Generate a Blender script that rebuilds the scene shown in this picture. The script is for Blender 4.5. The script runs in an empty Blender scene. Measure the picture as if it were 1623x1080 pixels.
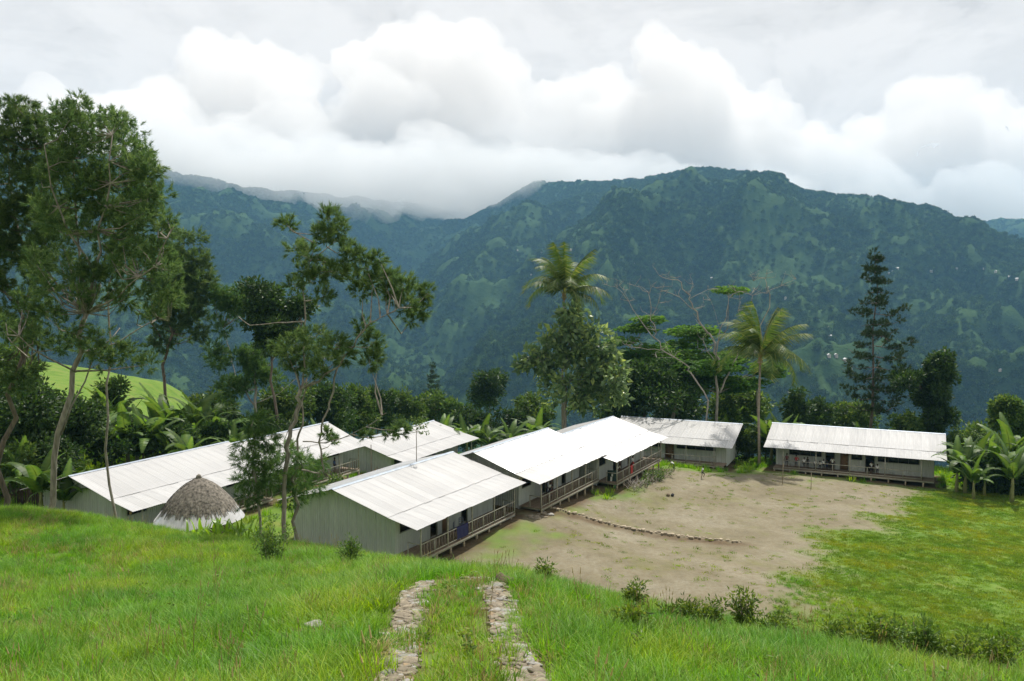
import bpy, math, random
import numpy as np
from mathutils import Vector, Matrix, Euler

R = math.radians
random.seed(7)
RNG = np.random.default_rng(11)
SC = bpy.context.scene
COL = SC.collection

# ------------------------------------------------------------------ camera
F_PX, YH, CX, CY = 1315.2, 465.4, 811.5, 540.0
PITCH = math.atan((CY - YH) / F_PX)
cam_d = bpy.data.cameras.new('camera')
cam_d.sensor_width = 36.0
cam_d.lens = F_PX / 1623 * 36
cam_d.clip_start = 0.1
cam_d.clip_end = 40000
cam = bpy.data.objects.new('camera', cam_d)
COL.objects.link(cam)
cam.location = (0, 0, 0)
cam.rotation_euler = (R(90) - PITCH, 0, 0)
SC.camera = cam

# ------------------------------------------------------------------ light
SUN_AZ, SUN_EL = R(24), R(60)          # ahead and to the right of the photographer
world = bpy.data.worlds.new('World')
SC.world = world
world.use_nodes = True
sun_d = bpy.data.lights.new('sun', 'SUN')
sun_d.energy = 5.0
sun_d.angle = R(0.5)
sun_d.color = (1.0, 0.95, 0.87)
sun = bpy.data.objects.new('sun', sun_d)
COL.objects.link(sun)
sdir = Vector((math.sin(SUN_AZ) * math.cos(SUN_EL), math.cos(SUN_AZ) * math.cos(SUN_EL), math.sin(SUN_EL)))
sun.rotation_euler = sdir.to_track_quat('Z', 'Y').to_euler()
sun.location = sdir * 60

SC.view_settings.view_transform = 'Standard'
SC.view_settings.look = 'None'
SC.view_settings.gamma = 1
SC.view_settings.exposure = 0.30
SC.view_settings.use_curve_mapping = False
SC.cycles.use_denoising = True
SC.cycles.max_bounces = 10
SC.cycles.diffuse_bounces = 3
SC.cycles.glossy_bounces = 2
SC.cycles.transmission_bounces = 3
SC.cycles.transparent_max_bounces = 6
SC.cycles.volume_bounces = 8


def world_nodes():
    nt = world.node_tree
    nt.nodes.clear()
    N, L = nt.nodes.new, nt.links.new
    out = N('ShaderNodeOutputWorld')
    bg = N('ShaderNodeBackground')
    bg.inputs['Strength'].default_value = 0.1
    L(bg.outputs[0], out.inputs[0])
    sky = N('ShaderNodeTexSky')
    sky.sky_type = 'NISHITA'
    sky.sun_disc = False
    sky.sun_elevation = SUN_EL
    sky.sun_rotation = SUN_AZ
    tc = N('ShaderNodeTexCoord')

    def mapped(off, sc):
        m = N('ShaderNodeMapping')
        m.inputs['Location'].default_value = off
        m.inputs['Scale'].default_value = sc
        L(tc.outputs['Generated'], m.inputs[0])
        return m

    def noise(m, scale, detail=8, rough=0.55, dist=0.2):
        n = N('ShaderNodeTexNoise')
        n.inputs['Scale'].default_value = scale
        n.inputs['Detail'].default_value = detail
        n.inputs['Roughness'].default_value = rough
        n.inputs['Distortion'].default_value = dist
        L(m.outputs[0], n.inputs['Vector'])
        return n.outputs['Fac']

    def ramp(v, stops):
        r = N('ShaderNodeValToRGB')
        r.color_ramp.interpolation = 'EASE'
        e = r.color_ramp.elements
        while len(e) < len(stops):
            e.new(0.5)
        for k, (p, c) in enumerate(stops):
            e[k].position = p
            e[k].color = (*c, 1) if len(c) == 3 else c
        L(v, r.inputs[0])
        return r.outputs[0]

    def math_(op, a, b):
        m = N('ShaderNodeMath')
        m.operation = op
        for i, q in enumerate((a, b)):
            if isinstance(q, (int, float)):
                m.inputs[i].default_value = q
            else:
                L(q, m.inputs[i])
        return m.outputs[0]

    # cumulus: one noise field and the same field sampled a little towards the sun
    s = (1, 1, 1.9)
    o = (3.1, 0.7, 1.3)
    d = 0.030
    big = noise(mapped(o, s), 4.6, 10, 0.60, 0.5)
    big2 = noise(mapped((o[0] + sdir.x * d, o[1] + sdir.y * d * .4, o[2] + sdir.z * d * 1.9), s), 4.6, 10, 0.60, 0.5)
    lit = math_('SUBTRACT', big, big2)
    lit = math_('MULTIPLY_ADD', lit, 3.2)
    lit.node.inputs[2].default_value = 0.5
    body = ramp(big, [(0.34, (0.30,) * 3), (0.52, (0.62,) * 3), (0.70, (0.80,) * 3)])
    tone = math_('ADD', math_('MULTIPLY', body, 0.62), math_('MULTIPLY', lit, 0.38))
    col = ramp(tone, [(0.18, (6.15, 5.95, 5.8)), (0.42, (7.2, 6.95, 6.75)), (0.72, (8.0, 7.7, 7.45))])
    cover = ramp(noise(mapped((5.2, 1.1, 0.4), (1, 1, 2.2)), 1.6, 6, 0.5, 0.2), [(0.22, (0.93,) * 3), (0.42, (1.0,) * 3)])
    mix = N('ShaderNodeMix')
    mix.data_type = 'RGBA'
    L(cover, mix.inputs['Factor'])
    L(sky.outputs[0], mix.inputs['A'])
    L(col, mix.inputs['B'])
    L(mix.outputs['Result'], bg.inputs['Color'])


world_nodes()


# ------------------------------------------------------------------ helpers
def P(px, py, D):
    """photo pixel and distance ahead -> a point of the place"""
    dx, v = (px - CX) / F_PX, (CY - py) / F_PX
    c, s = math.cos(PITCH), math.sin(PITCH)
    d = Vector((dx, c + s * v, -s + c * v))
    return d * (D / d.y)


def _hash(ix, iy, seed):
    h = (ix.astype(np.int64) * 374761393 + iy.astype(np.int64) * 668265263 + seed * 1274126177) & 0xFFFFFFFF
    h = ((h ^ (h >> 13)) * 1274126177) & 0xFFFFFFFF
    h = h ^ (h >> 16)
    return (h & 0xFFFF) / 65535.0


def vnoise(x, y, seed=0):
    ix, iy = np.floor(x), np.floor(y)
    fx, fy = x - ix, y - iy
    fx = fx * fx * fx * (fx * (fx * 6 - 15) + 10)
    fy = fy * fy * fy * (fy * (fy * 6 - 15) + 10)
    a, b = _hash(ix, iy, seed), _hash(ix + 1, iy, seed)
    c, d = _hash(ix, iy + 1, seed), _hash(ix + 1, iy + 1, seed)
    return (a + (b - a) * fx) * (1 - fy) + (c + (d - c) * fx) * fy


def fbm(x, y, oct=5, seed=0, gain=0.5):
    r, a, t = 0, 1.0, 0
    for k in range(oct):
        r = r + a * vnoise(x * 2 ** k, y * 2 ** k, seed + k * 17)
        t += a
        a *= gain
    return r / t


def ridged(x, y, oct=5, seed=0):
    r, a, t = 0, 1.0, 0
    for k in range(oct):
        n = 1 - np.abs(2 * vnoise(x * 2 ** k, y * 2 ** k, seed + k * 31) - 1)
        r = r + a * n * n
        t += a
        a *= 0.5
    return r / t


def sstep(a, b, x):
    t = np.clip((x - a) / (b - a), 0, 1)
    return t * t * (3 - 2 * t)


def mesh_np(name, V, F, mat=None, smooth=False, val=None, midx=None):
    """V (N,3); F a list of integer arrays (M,k) or one array"""
    if isinstance(F, np.ndarray):
        F = [F]
    F = [f for f in F if len(f)]
    me = bpy.data.meshes.new(name)
    V = np.asarray(V, np.float32)
    me.vertices.add(len(V))
    me.vertices.foreach_set('co', V.ravel())
    tot = np.concatenate([np.full(len(f), f.shape[1], np.int32) for f in F])
    idx = np.concatenate([np.asarray(f, np.int32).ravel() for f in F])
    me.loops.add(len(idx))
    me.loops.foreach_set('vertex_index', idx)
    me.polygons.add(len(tot))
    st = np.zeros(len(tot), np.int32)
    st[1:] = np.cumsum(tot)[:-1]
    me.polygons.foreach_set('loop_start', st)
    me.polygons.foreach_set('loop_total', tot)
    if smooth:
        me.polygons.foreach_set('use_smooth', np.ones(len(tot), bool))
    if midx is not None:
        me.polygons.foreach_set('material_index', np.asarray(midx, np.int32))
    if val is not None:
        for k, a in (val.items() if isinstance(val, dict) else [('v', val)]):
            at = me.attributes.new(k, 'FLOAT', 'POINT')
            at.data.foreach_set('value', np.asarray(a, np.float32))
    if mat is not None:
        for m in (mat if isinstance(mat, (list, tuple)) else [mat]):
            me.materials.append(m)
    me.update(calc_edges=True)
    return me


def obj(name, me, parent=None, loc=None, rot=None, scale=None):
    o = bpy.data.objects.new(name, me)
    COL.objects.link(o)
    if parent is not None:
        o.parent = parent
    if loc is not None:
        o.location = loc
    if rot is not None:
        o.rotation_euler = rot
    if scale is not None:
        o.scale = scale
    return o


def tag(o, label=None, cat=None, group=None, kind=None):
    for k, v in (('label', label), ('category', cat), ('group', group), ('kind', kind)):
        if v:
            o[k] = v
    return o


def thing(name, label, cat, loc=(0, 0, 0), rz=0.0, group=None):
    o = obj(name, None, None, loc, (0, 0, rz))
    return tag(o, label, cat, group)


class MB:
    def __init__(s):
        s.V, s.F, s.n, s.val = [], {}, 0, []

    def add(s, v, f, val=0.5):
        v = np.asarray(v, float).reshape(-1, 3)
        for q in f:
            s.F.setdefault(len(q), []).append([k + s.n for k in q])
        s.V.append(v)
        s.val.append(np.full(len(v), val))
        s.n += len(v)
        return s

    def box(s, a, b, val=0.5):
        (x0, y0, z0), (x1, y1, z1) = a, b
        v = [(x0, y0, z0), (x1, y0, z0), (x1, y1, z0), (x0, y1, z0), (x0, y0, z1), (x1, y0, z1), (x1, y1, z1), (x0, y1, z1)]
        return s.add(v, [(0, 3, 2, 1), (4, 5, 6, 7), (0, 1, 5, 4), (1, 2, 6, 5), (2, 3, 7, 6), (3, 0, 4, 7)], val)

    def bar(s, p, q, w, h=None, val=0.5):
        p, q = Vector(p), Vector(q)
        h = h or w
        d = (q - p).normalized()
        up = Vector((0, 0, 1)) if abs(d.z) < .95 else Vector((1, 0, 0))
        a = d.cross(up).normalized() * (w / 2)
        b = a.cross(d).normalized() * (h / 2)
        v = [e + i * a + j * b for e in (p, q) for i, j in ((-1, -1), (1, -1), (1, 1), (-1, 1))]
        return s.add([tuple(x) for x in v], [(0, 3, 2, 1), (4, 5, 6, 7), (0, 1, 5, 4), (1, 2, 6, 5), (2, 3, 7, 6), (3, 0, 4, 7)], val)

    def tube(s, pts, rad, n=7, cap=True, val=0.5):
        pts = [Vector(p) for p in pts]
        rings = []
        ref = Vector((0.31, 0.9, 0.17))
        for k, p in enumerate(pts):
            d = (pts[min(k + 1, len(pts) - 1)] - pts[max(k - 1, 0)])
            d = d.normalized() if d.length > 1e-9 else Vector((0, 0, 1))
            a = d.cross(ref)
            if a.length < .1:
                a = d.cross(Vector((1, 0, 0)))
            a.normalize()
            b = d.cross(a)
            rings.append([p + (a * math.cos(t) + b * math.sin(t)) * rad[k] for t in (2 * math.pi * j / n for j in range(n))])
        v = [tuple(x) for r in rings for x in r]
        f = [(k * n + j, k * n + (j + 1) % n, (k + 1) * n + (j + 1) % n, (k + 1) * n + j) for k in range(len(pts) - 1) for j in range(n)]
        if cap:
            f += [tuple(range(n - 1, -1, -1)), tuple((len(pts) - 1) * n + j for j in range(n))]
        return s.add(v, f, val)

    def mesh(s, name, mat, smooth=False):
        F = [np.array(f, np.int32) for f in s.F.values()]
        return mesh_np(name, np.concatenate(s.V), F, mat, smooth, np.concatenate(s.val))

    def build(s, name, mat, parent=None, smooth=False, **k):
        return obj(name, s.mesh(name, mat, smooth), parent, **k)


# ------------------------------------------------------------------ materials
def mat_base(name):
    m = bpy.data.materials.new(name)
    m.use_nodes = True
    nt = m.node_tree
    return m, nt, nt.nodes.get('Principled BSDF'), nt.nodes.get('Material Output')


def _noise(nt, scale, detail=5, rough=.55, vec=None, coord='Object'):
    tc = nt.nodes.new('ShaderNodeTexCoord')
    n = nt.nodes.new('ShaderNodeTexNoise')
    n.inputs['Scale'].default_value = scale
    n.inputs['Detail'].default_value = detail
    n.inputs['Roughness'].default_value = rough
    if vec:
        mp = nt.nodes.new('ShaderNodeMapping')
        mp.inputs['Scale'].default_value = vec
        nt.links.new(tc.outputs[coord], mp.inputs[0])
        nt.links.new(mp.outputs[0], n.inputs['Vector'])
    else:
        nt.links.new(tc.outputs[coord], n.inputs['Vector'])
    return n.outputs['Fac']


def _ramp(nt, v, stops):
    r = nt.nodes.new('ShaderNodeValToRGB')
    e = r.color_ramp.elements
    while len(e) < len(stops):
        e.new(.5)
    for k, (p, c) in enumerate(stops):
        e[k].position = p
        e[k].color = (*c, 1) if hasattr(c, '__len__') else (c, c, c, 1)
    nt.links.new(v, r.inputs[0])
    return r.outputs[0]


def _mix(nt, fac, a, b, mode='MIX'):
    m = nt.nodes.new('ShaderNodeMix')
    m.data_type = 'RGBA'
    m.blend_type = mode
    for s, q in (('Factor', fac), ('A', a), ('B', b)):
        if isinstance(q, (int, float)) and s == 'Factor':
            m.inputs[s].default_value = q
        elif isinstance(q, tuple):
            m.inputs[s].default_value = (*q, 1)
        else:
            nt.links.new(q, m.inputs[s])
    return m.outputs['Result']


def _attr(nt, name):
    a = nt.nodes.new('ShaderNodeAttribute')
    a.attribute_name = name
    return a.outputs['Fac']


def _orand(nt):
    return nt.nodes.new('ShaderNodeObjectInfo').outputs['Random']


def _bump(nt, bs, h, strength=.4, dist=.02):
    b = nt.nodes.new('ShaderNodeBump')
    b.inputs['Strength'].default_value = strength
    b.inputs['Distance'].default_value = dist
    nt.links.new(h, b.inputs['Height'])
    nt.links.new(b.outputs[0], bs.inputs['Normal'])


def plain(name, c1, c2, rough=.7, scale=4, metal=0.0, vec=None, bump=0, orand=0.0, spec=.4, coord='Object'):
    m, nt, bs, out = mat_base(name)
    n = _noise(nt, scale, vec=vec, coord=coord)
    col = _ramp(nt, n, [(.3, c1), (.7, c2)])
    if orand:
        k = _ramp(nt, _orand(nt), [(0, 1 - orand), (1, 1.0)])
        col = _mix(nt, 1.0, col, k, 'MULTIPLY')
    nt.links.new(col, bs.inputs['Base Color'])
    bs.inputs['Roughness'].default_value = rough
    bs.inputs['Metallic'].default_value = metal
    bs.inputs['Specular IOR Level'].default_value = spec
    if bump:
        _bump(nt, bs, n, bump)
    return m


def leafy(name, dark, mid, light, trans=.35, rough=.5, spec=.35, patch=False, orand=0.25):
    """leaves: tone per leaf (attribute v), some light through the blade"""
    m, nt, bs, out = mat_base(name)
    v = _attr(nt, 'v')
    col = _ramp(nt, v, [(0.0, dark), (.5, mid), (1.0, light)])
    k = _ramp(nt, _orand(nt), [(0, 1 - orand), (1, 1.0 + orand * .3)])
    col = _mix(nt, 1.0, col, k, 'MULTIPLY')
    if patch:                       # the sward is yellower here and greener there
        n = nt.nodes.new('ShaderNodeTexNoise')
        n.inputs['Scale'].default_value = .42
        n.inputs['Detail'].default_value = 4
        nt.links.new(nt.nodes.new('ShaderNodeObjectInfo').outputs['Location'], n.inputs['Vector'])
        col = _mix(nt, 1.0, col, _ramp(nt, n.outputs['Fac'], [(.34, (.62, .82, .75)), (.5, (1.0, 1.0, 1.0)), (.64, (1.45, 1.1, .95))]), 'MULTIPLY')
    nt.links.new(col, bs.inputs['Base Color'])
    bs.inputs['Roughness'].default_value = rough
    bs.inputs['Specular IOR Level'].default_value = spec
    t = nt.nodes.new('ShaderNodeBsdfTranslucent')
    hs = nt.nodes.new('ShaderNodeHueSaturation')
    hs.inputs['Hue'].default_value = .485
    hs.inputs['Saturation'].default_value = 1.1
    hs.inputs['Value'].default_value = 1.5
    nt.links.new(col, hs.inputs['Color'])
    nt.links.new(hs.outputs[0], t.inputs['Color'])
    mx = nt.nodes.new('ShaderNodeMixShader')
    mx.inputs[0].default_value = trans
    nt.links.new(bs.outputs[0], mx.inputs[1])
    nt.links.new(t.outputs[0], mx.inputs[2])
    nt.links.new(mx.outputs[0], out.inputs['Surface'])
    return m


M = {}
M['grass'] = leafy('grass_blades', (.085, .205, .012), (.175, .375, .030), (.42, .50, .13), .48, .5, .25, patch=True, orand=.4)
M['dry_grass'] = leafy('dry_grass_blades', (.24, .19, .07), (.36, .29, .12), (.47, .40, .2), .35, .6, .2)
M['weed'] = leafy('weed_leaves', (.048, .10, .016), (.11, .19, .026), (.27, .32, .06), .4)
M['needle'] = leafy('needle_foliage', (.036, .078, .028), (.088, .155, .050), (.20, .27, .085), .45, .6, .2)
M['needle_light'] = leafy('light_needle_foliage', (.034, .082, .026), (.076, .155, .040), (.17, .25, .065), .42, .6, .2)
M['araucaria'] = leafy('araucaria_foliage', (.014, .030, .010), (.030, .056, .016), (.06, .09, .024), .2, .6, .2)
M['broad'] = leafy('broad_leaves', (.016, .042, .012), (.040, .085, .018), (.09, .15, .034), .34, .5, .3)
M['broad_mid'] = leafy('mid_green_leaves', (.034, .075, .016), (.075, .14, .028), (.17, .23, .05), .4, .5, .3)
M['breadfruit'] = leafy('breadfruit_leaves', (.07, .14, .05), (.18, .28, .11), (.45, .56, .15), .42, .36, .55)
M['feather'] = leafy('feathery_canopy', (.042, .12, .022), (.088, .205, .034), (.16, .29, .055), .5, .6, .2)
M['banana'] = leafy('banana_leaf', (.028, .075, .016), (.060, .130, .024), (.17, .26, .05), .45, .5, .3, orand=.45)
M['palm'] = leafy('palm_leaflets', (.034, .075, .014), (.075, .128, .024), (.24, .25, .07), .4, .5, .3)
M['red_leaf'] = leafy('reddish_leaves', (.06, .03, .02), (.14, .06, .03), (.3, .2, .05), .3)
M['bark'] = plain('grey_bark', (.10, .085, .065), (.30, .27, .225), .9, 7, vec=(1, 1, .25), bump=.5)
M['bark_dark'] = plain('brown_bark', (.05, .038, .028), (.16, .125, .095), .9, 7, vec=(1, 1, .25), bump=.5)
M['dead_wood'] = plain('bleached_dead_wood', (.17, .15, .125), (.36, .33, .285), .85, 3, vec=(1, 1, .3), bump=.3)
M['palm_trunk'] = plain('ringed_palm_trunk', (.16, .13, .10), (.34, .29, .23), .9, 3, vec=(.4, .4, 6), bump=.5)
M['roof'] = None
M['wall'] = None
M['post'] = plain('pale_painted_timber', (.26, .25, .20), (.40, .38, .31), .75, 5)
M['baluster'] = plain('weathered_slats', (.14, .115, .085), (.27, .225, .165), .85, 5, orand=.4)
M['deck'] = plain('deck_timber', (.15, .11, .075), (.28, .215, .15), .85, 3, vec=(.3, 4, 4), orand=.25)
M['stump'] = plain('timber_stumps', (.18, .145, .10), (.36, .30, .21), .9, 6)
M['door'] = plain('brown_door_timber', (.13, .075, .04), (.22, .13, .07), .6, 4, vec=(5, 5, .6))
M['frame'] = plain('painted_trim', (.20, .20, .17), (.32, .32, .28), .6, 6)
M['metal'] = plain('dull_handle_metal', (.3, .3, .3), (.5, .5, .5), .4, 8, metal=.8)
M['cap'] = plain('blue_grey_ridge_capping', (.26, .31, .37), (.38, .43, .49), .45, 3, metal=.3)
M['interior'] = plain('unpainted_ply_lining', (.16, .13, .09), (.24, .2, .15), .9, 3)
M['stone'] = plain('tan_track_stone', (.175, .145, .10), (.315, .27, .20), .9, 5, bump=.5, orand=.45)
M['stone_grey'] = plain('grey_track_stone', (.21, .20, .18), (.37, .355, .325), .9, 5, bump=.5, orand=.35)
M['soil_clod'] = plain('dark_soil_clod', (.045, .030, .018), (.11, .075, .045), .95, 6, bump=.6)
M['thatch'] = plain('weathered_thatch', (.05, .045, .037), (.20, .178, .145), .95, 3, bump=.7)
M['woven'] = plain('woven_cane_wall', (.10, .07, .045), (.2, .15, .1), .9, 14)
M['fence'] = plain('dark_fence_pickets', (.045, .032, .025), (.12, .085, .06), .9, 5, orand=.4)


def roof_mat():
    m, nt, bs, out = mat_base('galvanised_roof_sheet')
    n = _noise(nt, 1.6, 6, .6)
    spk = _noise(nt, 9, 2, .5)
    streak = _noise(nt, 1.0, 4, .6, vec=(9, .5, 1))
    col = _ramp(nt, n, [(.3, (.49, .49, .493)), (.7, (.58, .577, .57))])
    col = _mix(nt, 1.0, col, _ramp(nt, streak, [(.3, .82), (.6, 1.0)]), 'MULTIPLY')
    col = _mix(nt, _ramp(nt, spk, [(.70, 0.0), (.76, .7)]), col, (.5, .5, .5))
    rust = _noise(nt, 2.2, 6, .7, vec=(3, .35, 1), coord='Object')
    col = _mix(nt, _ramp(nt, rust, [(.62, 0.0), (.78, .38)]), col, (.26, .17, .11))
    k = _ramp(nt, _orand(nt), [(0, .88), (1, 1.0)])
    col = _mix(nt, 1.0, col, k, 'MULTIPLY')
    nt.links.new(col, bs.inputs['Base Color'])
    bs.inputs['Metallic'].default_value = .12
    bs.inputs['Specular IOR Level'].default_value = .38
    r = _ramp(nt, n, [(.3, .13), (.7, .19)])
    nt.links.new(r, bs.inputs['Roughness'])
    return m


def wall_mat():
    m, nt, bs, out = mat_base('grey_green_wall_sheet')
    n = _noise(nt, 2.2, 5, .6, vec=(3, 3, .4), coord='Object')
    col = _ramp(nt, n, [(.3, (.44, .462, .455)), (.7, (.57, .592, .582))])
    k = _ramp(nt, _orand(nt), [(0, .88), (1, 1.0)])
    col = _mix(nt, 1.0, col, k, 'MULTIPLY')
    nt.links.new(col, bs.inputs['Base Color'])
    bs.inputs['Roughness'].default_value = .5
    bs.inputs['Metallic'].default_value = .15
    return m


def glass_mat():
    m, nt, bs, out = mat_base('window_glass')
    t = nt.nodes.new('ShaderNodeBsdfTransparent')
    t.inputs[0].default_value = (.55, .6, .58, 1)
    g = nt.nodes.new('ShaderNodeBsdfGlossy')
    g.inputs['Roughness'].default_value = .08
    mx = nt.nodes.new('ShaderNodeMixShader')
    mx.inputs[0].default_value = .05
    nt.links.new(t.outputs[0], mx.inputs[1])
    nt.links.new(g.outputs[0], mx.inputs[2])
    nt.links.new(mx.outputs[0], out.inputs['Surface'])
    return m


M['roof'], M['wall'], M['glass'] = roof_mat(), wall_mat(), glass_mat()


def cloth(name, c):
    return plain(name, tuple(x * .8 for x in c), c, .85, 12)


# ------------------------------------------------------------------ ground shape
BLD = {  # right-hand or near corner of the front eave (x, y, z), heading, roof length, front run, rise, rear run
    'B1': ((-6.15, 51.95, -15.0), 1.0751, 15.1, 6.8, 1.82, 5.0),
    'B2': ((2.13, 64.9, -15.06), 1.0751, 14.2, 6.1, 1.95, 4.8),
    'B3': ((9.62, 75.9, -15.55), 1.0751, 15.2, 6.3, 1.80, 4.8),
    'L1': ((-25.34, 54.57, -14.51), 1.1243, 15.0, 6.2, 1.77, 5.4),
    'L3': ((-20.6, 68.6, -15.0), 1.1243, 14.6, 5.0, 1.90, 5.0),
    'L2': ((-11.09, 84.84, -17.45), 1.1243, 16.3, 6.3, 1.70, 4.8),
    'R1': ((25.4, 95.0, -17.85), -0.431, 15.5, 7.4, 1.75, 4.8),
    'R2': ((46.97, 88.81, -18.1), -0.4547, 19.2, 6.5, 1.95, 4.8),
}


def court_plane(x, y):
    return -16.6 - .0448 * x - .029 * y


CP = [(0, 0, -1.75), (-6, 0, -1.7), (6, 0, -2.1), (0, -8, -.6), (-14, -8, -.8), (14, -8, -1.2), (0, 5, -3.05), (-6, 5, -3.0), (6, 5, -3.3),
      (-16, 4, -2.6), (16, 5, -3.9), (-25, 15, -5.0), (22, 12, -5.8), (-40, 10, -3.5), (40, 10, -6.5), (-70, 10, -2), (70, 10, -7)]
for px, py, D, g in [(0, 1080, 9.6, .1), (300, 1080, 9.5, .1), (620, 1075, 9.5, 0), (835, 1075, 9.5, 0), (1200, 1080, 9.8, .1), (1600, 1080, 10.5, .2),
                     (640, 985, 12.5, 0), (800, 985, 12.5, 0), (650, 932, 15.8, 0), (775, 920, 15.8, 0),
                     (200, 960, 16, .2), (430, 955, 16, .2), (1050, 985, 14, .25), (1350, 1045, 12.5, .3),
                     (20, 797, 37, .4), (105, 803, 37, .4), (208, 820, 36.5, .4), (265, 834, 36, .4), (330, 844, 35, .4), (385, 850, 34, .35), (470, 855, 32, .3), (520, 864, 29, .3), (575, 880, 25.5, .25),
                     (640, 894, 22.5, .15), (740, 902, 20, .1), (880, 922, 18, .25), (1000, 955, 17, .35), (1200, 985, 16, .35), (1400, 1014, 15, .35), (1600, 1036, 14.6, .35),
                     (60, 880, 25, .3), (300, 890, 24, .3), (500, 915, 20, .25)]:
    q = P(px, py, D)
    CP.append((q.x, q.y, q.z - g))
CP += [(-5, 48, -17.9), (-12, 50.5, -17.5), (-1, 45, -18.0), (6, 42, -18.5), (14, 39, -18.9), (24, 35, -19.1), (36, 32, -19.6), (55, 30, -19.5),
       (-25, 52.5, -16.7), (-35, 56.5, -15.5), (-45, 58, -14.4), (-60, 55, -11.5), (-85, 50, -9), (-38, 36, -9.8), (-60, 30, -7.5),
       (-17.3, 46, -14.4), (-17, 62, -17.3), (-10, 75, -18.0), (-20, 80, -17.6), (-30, 66, -16.6), (-11, 85, -19.9), (-5, 97, -21),
       (-40, 75, -15.6), (-30, 92, -17.2), (-55, 95, -15.5), (-80, 90, -12), (-75, 125, -14), (-25, 112, -20.5), (-95, 120, -10),
       (-5, 70, -17.8), (-9, 57, -17.7), (3, 84, -19.4), (8, 100, -20.6),
       (3.6, 65.4, -17.7), (6.6, 70.8, -18.05), (10.2, 76.5, -18.35), (14, 82, -18.7), (18, 89.5, -19.1), (20.5, 88, -19.5), (8, 88, -19.0),
       (25, 98, -20.7), (12, 104, -20.8), (32, 106, -21.6), (46, 101, -21.8), (62, 92, -21.8), (62, 76, -21.0), (80, 80, -21.5), (80, 50, -20), (95, 105, -23), (60, 118, -25), (20, 120, -24)]
for x, y in [(-1, 55), (5, 55), (12, 50), (15, 60), (25, 55), (22, 45), (30, 70), (40, 75), (8, 70), (20, 75), (22, 84), (27, 88), (38, 84), (46, 86), (38, 50), (48, 65), (34, 95), (42, 92), (21, 95), (9, 60)]:
    CP.append((x, y, court_plane(x, y)))
CP = np.array(CP, float)


def _tps_fit():
    A = CP[:, :2]
    d = np.linalg.norm(A[:, None] - A[None], axis=2)
    K = np.where(d > 0, d * d * np.log(np.maximum(d, 1e-9)), 0) + np.eye(len(A)) * 6.0
    Q = np.c_[np.ones(len(A)), A]
    S = np.block([[K, Q], [Q.T, np.zeros((3, 3))]])
    return np.linalg.solve(S, np.r_[CP[:, 2], 0, 0, 0])


_TPS = _tps_fit()
STEP = ((2.6, 67.9), (17.9, 63.7))


def near_z(x, y):
    x, y = np.atleast_1d(np.asarray(x, float)), np.atleast_1d(np.asarray(y, float))
    r = np.zeros(x.shape)
    for i, (cx, cy, _) in enumerate(CP):
        d2 = (x - cx) ** 2 + (y - cy) ** 2
        r += _TPS[i] * .5 * d2 * np.log(np.maximum(d2, 1e-12))
    r += _TPS[-3] + _TPS[-2] * x + _TPS[-1] * y
    # low stone-edged step across the yard: the yard on the near side lies lower
    (ax, ay), (bx, by) = STEP
    t = ((x - ax) * (bx - ax) + (y - ay) * (by - ay)) / ((bx - ax) ** 2 + (by - ay) ** 2)
    s = ((x - ax) * (by - ay) - (y - ay) * (bx - ax)) / math.hypot(bx - ax, by - ay)   # >0 on the near side
    fade = sstep(-.02, .05, t) * (1 - sstep(.93, 1.05, t))
    r -= .16 * fade * sstep(0, .5, s) * (1 - sstep(2.5, 9, s))
    flat = court_mask(x, y)
    r += (fbm(x * .5, y * .5, 3, 5) - .5) * (.30 - .24 * flat)
    return r


COURT = np.array([(44.5, 86.6), (33.5, 73.5), (26, 65), (21.5, 58), (19.5, 50), (17, 42), (4, 43), (-3, 46.5), (-6.2, 50), (1.0, 62.5), (8.5, 76), (17, 91), (24.5, 93.5), (30, 95), (44.5, 88)])


def poly_dist(x, y, poly):
    inside = np.zeros(x.shape, bool)
    dm = np.full(x.shape, 1e9)
    n = len(poly)
    for i in range(n):
        (x0, y0), (x1, y1) = poly[i], poly[(i + 1) % n]
        c = ((y0 > y) != (y1 > y)) & (x < (x1 - x0) * (y - y0) / (y1 - y0 + 1e-12) + x0)
        inside ^= c
        t = np.clip(((x - x0) * (x1 - x0) + (y - y0) * (y1 - y0)) / ((x1 - x0) ** 2 + (y1 - y0) ** 2), 0, 1)
        dm = np.minimum(dm, np.hypot(x - x0 - t * (x1 - x0), y - y0 - t * (y1 - y0)))
    return np.where(inside, dm, -dm)


def court_mask(x, y):
    d = poly_dist(x, y, COURT)
    return sstep(-2.2, 2.6, d + (fbm(x * .28, y * .28, 6, 9, .62) - .5) * 11)


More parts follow.
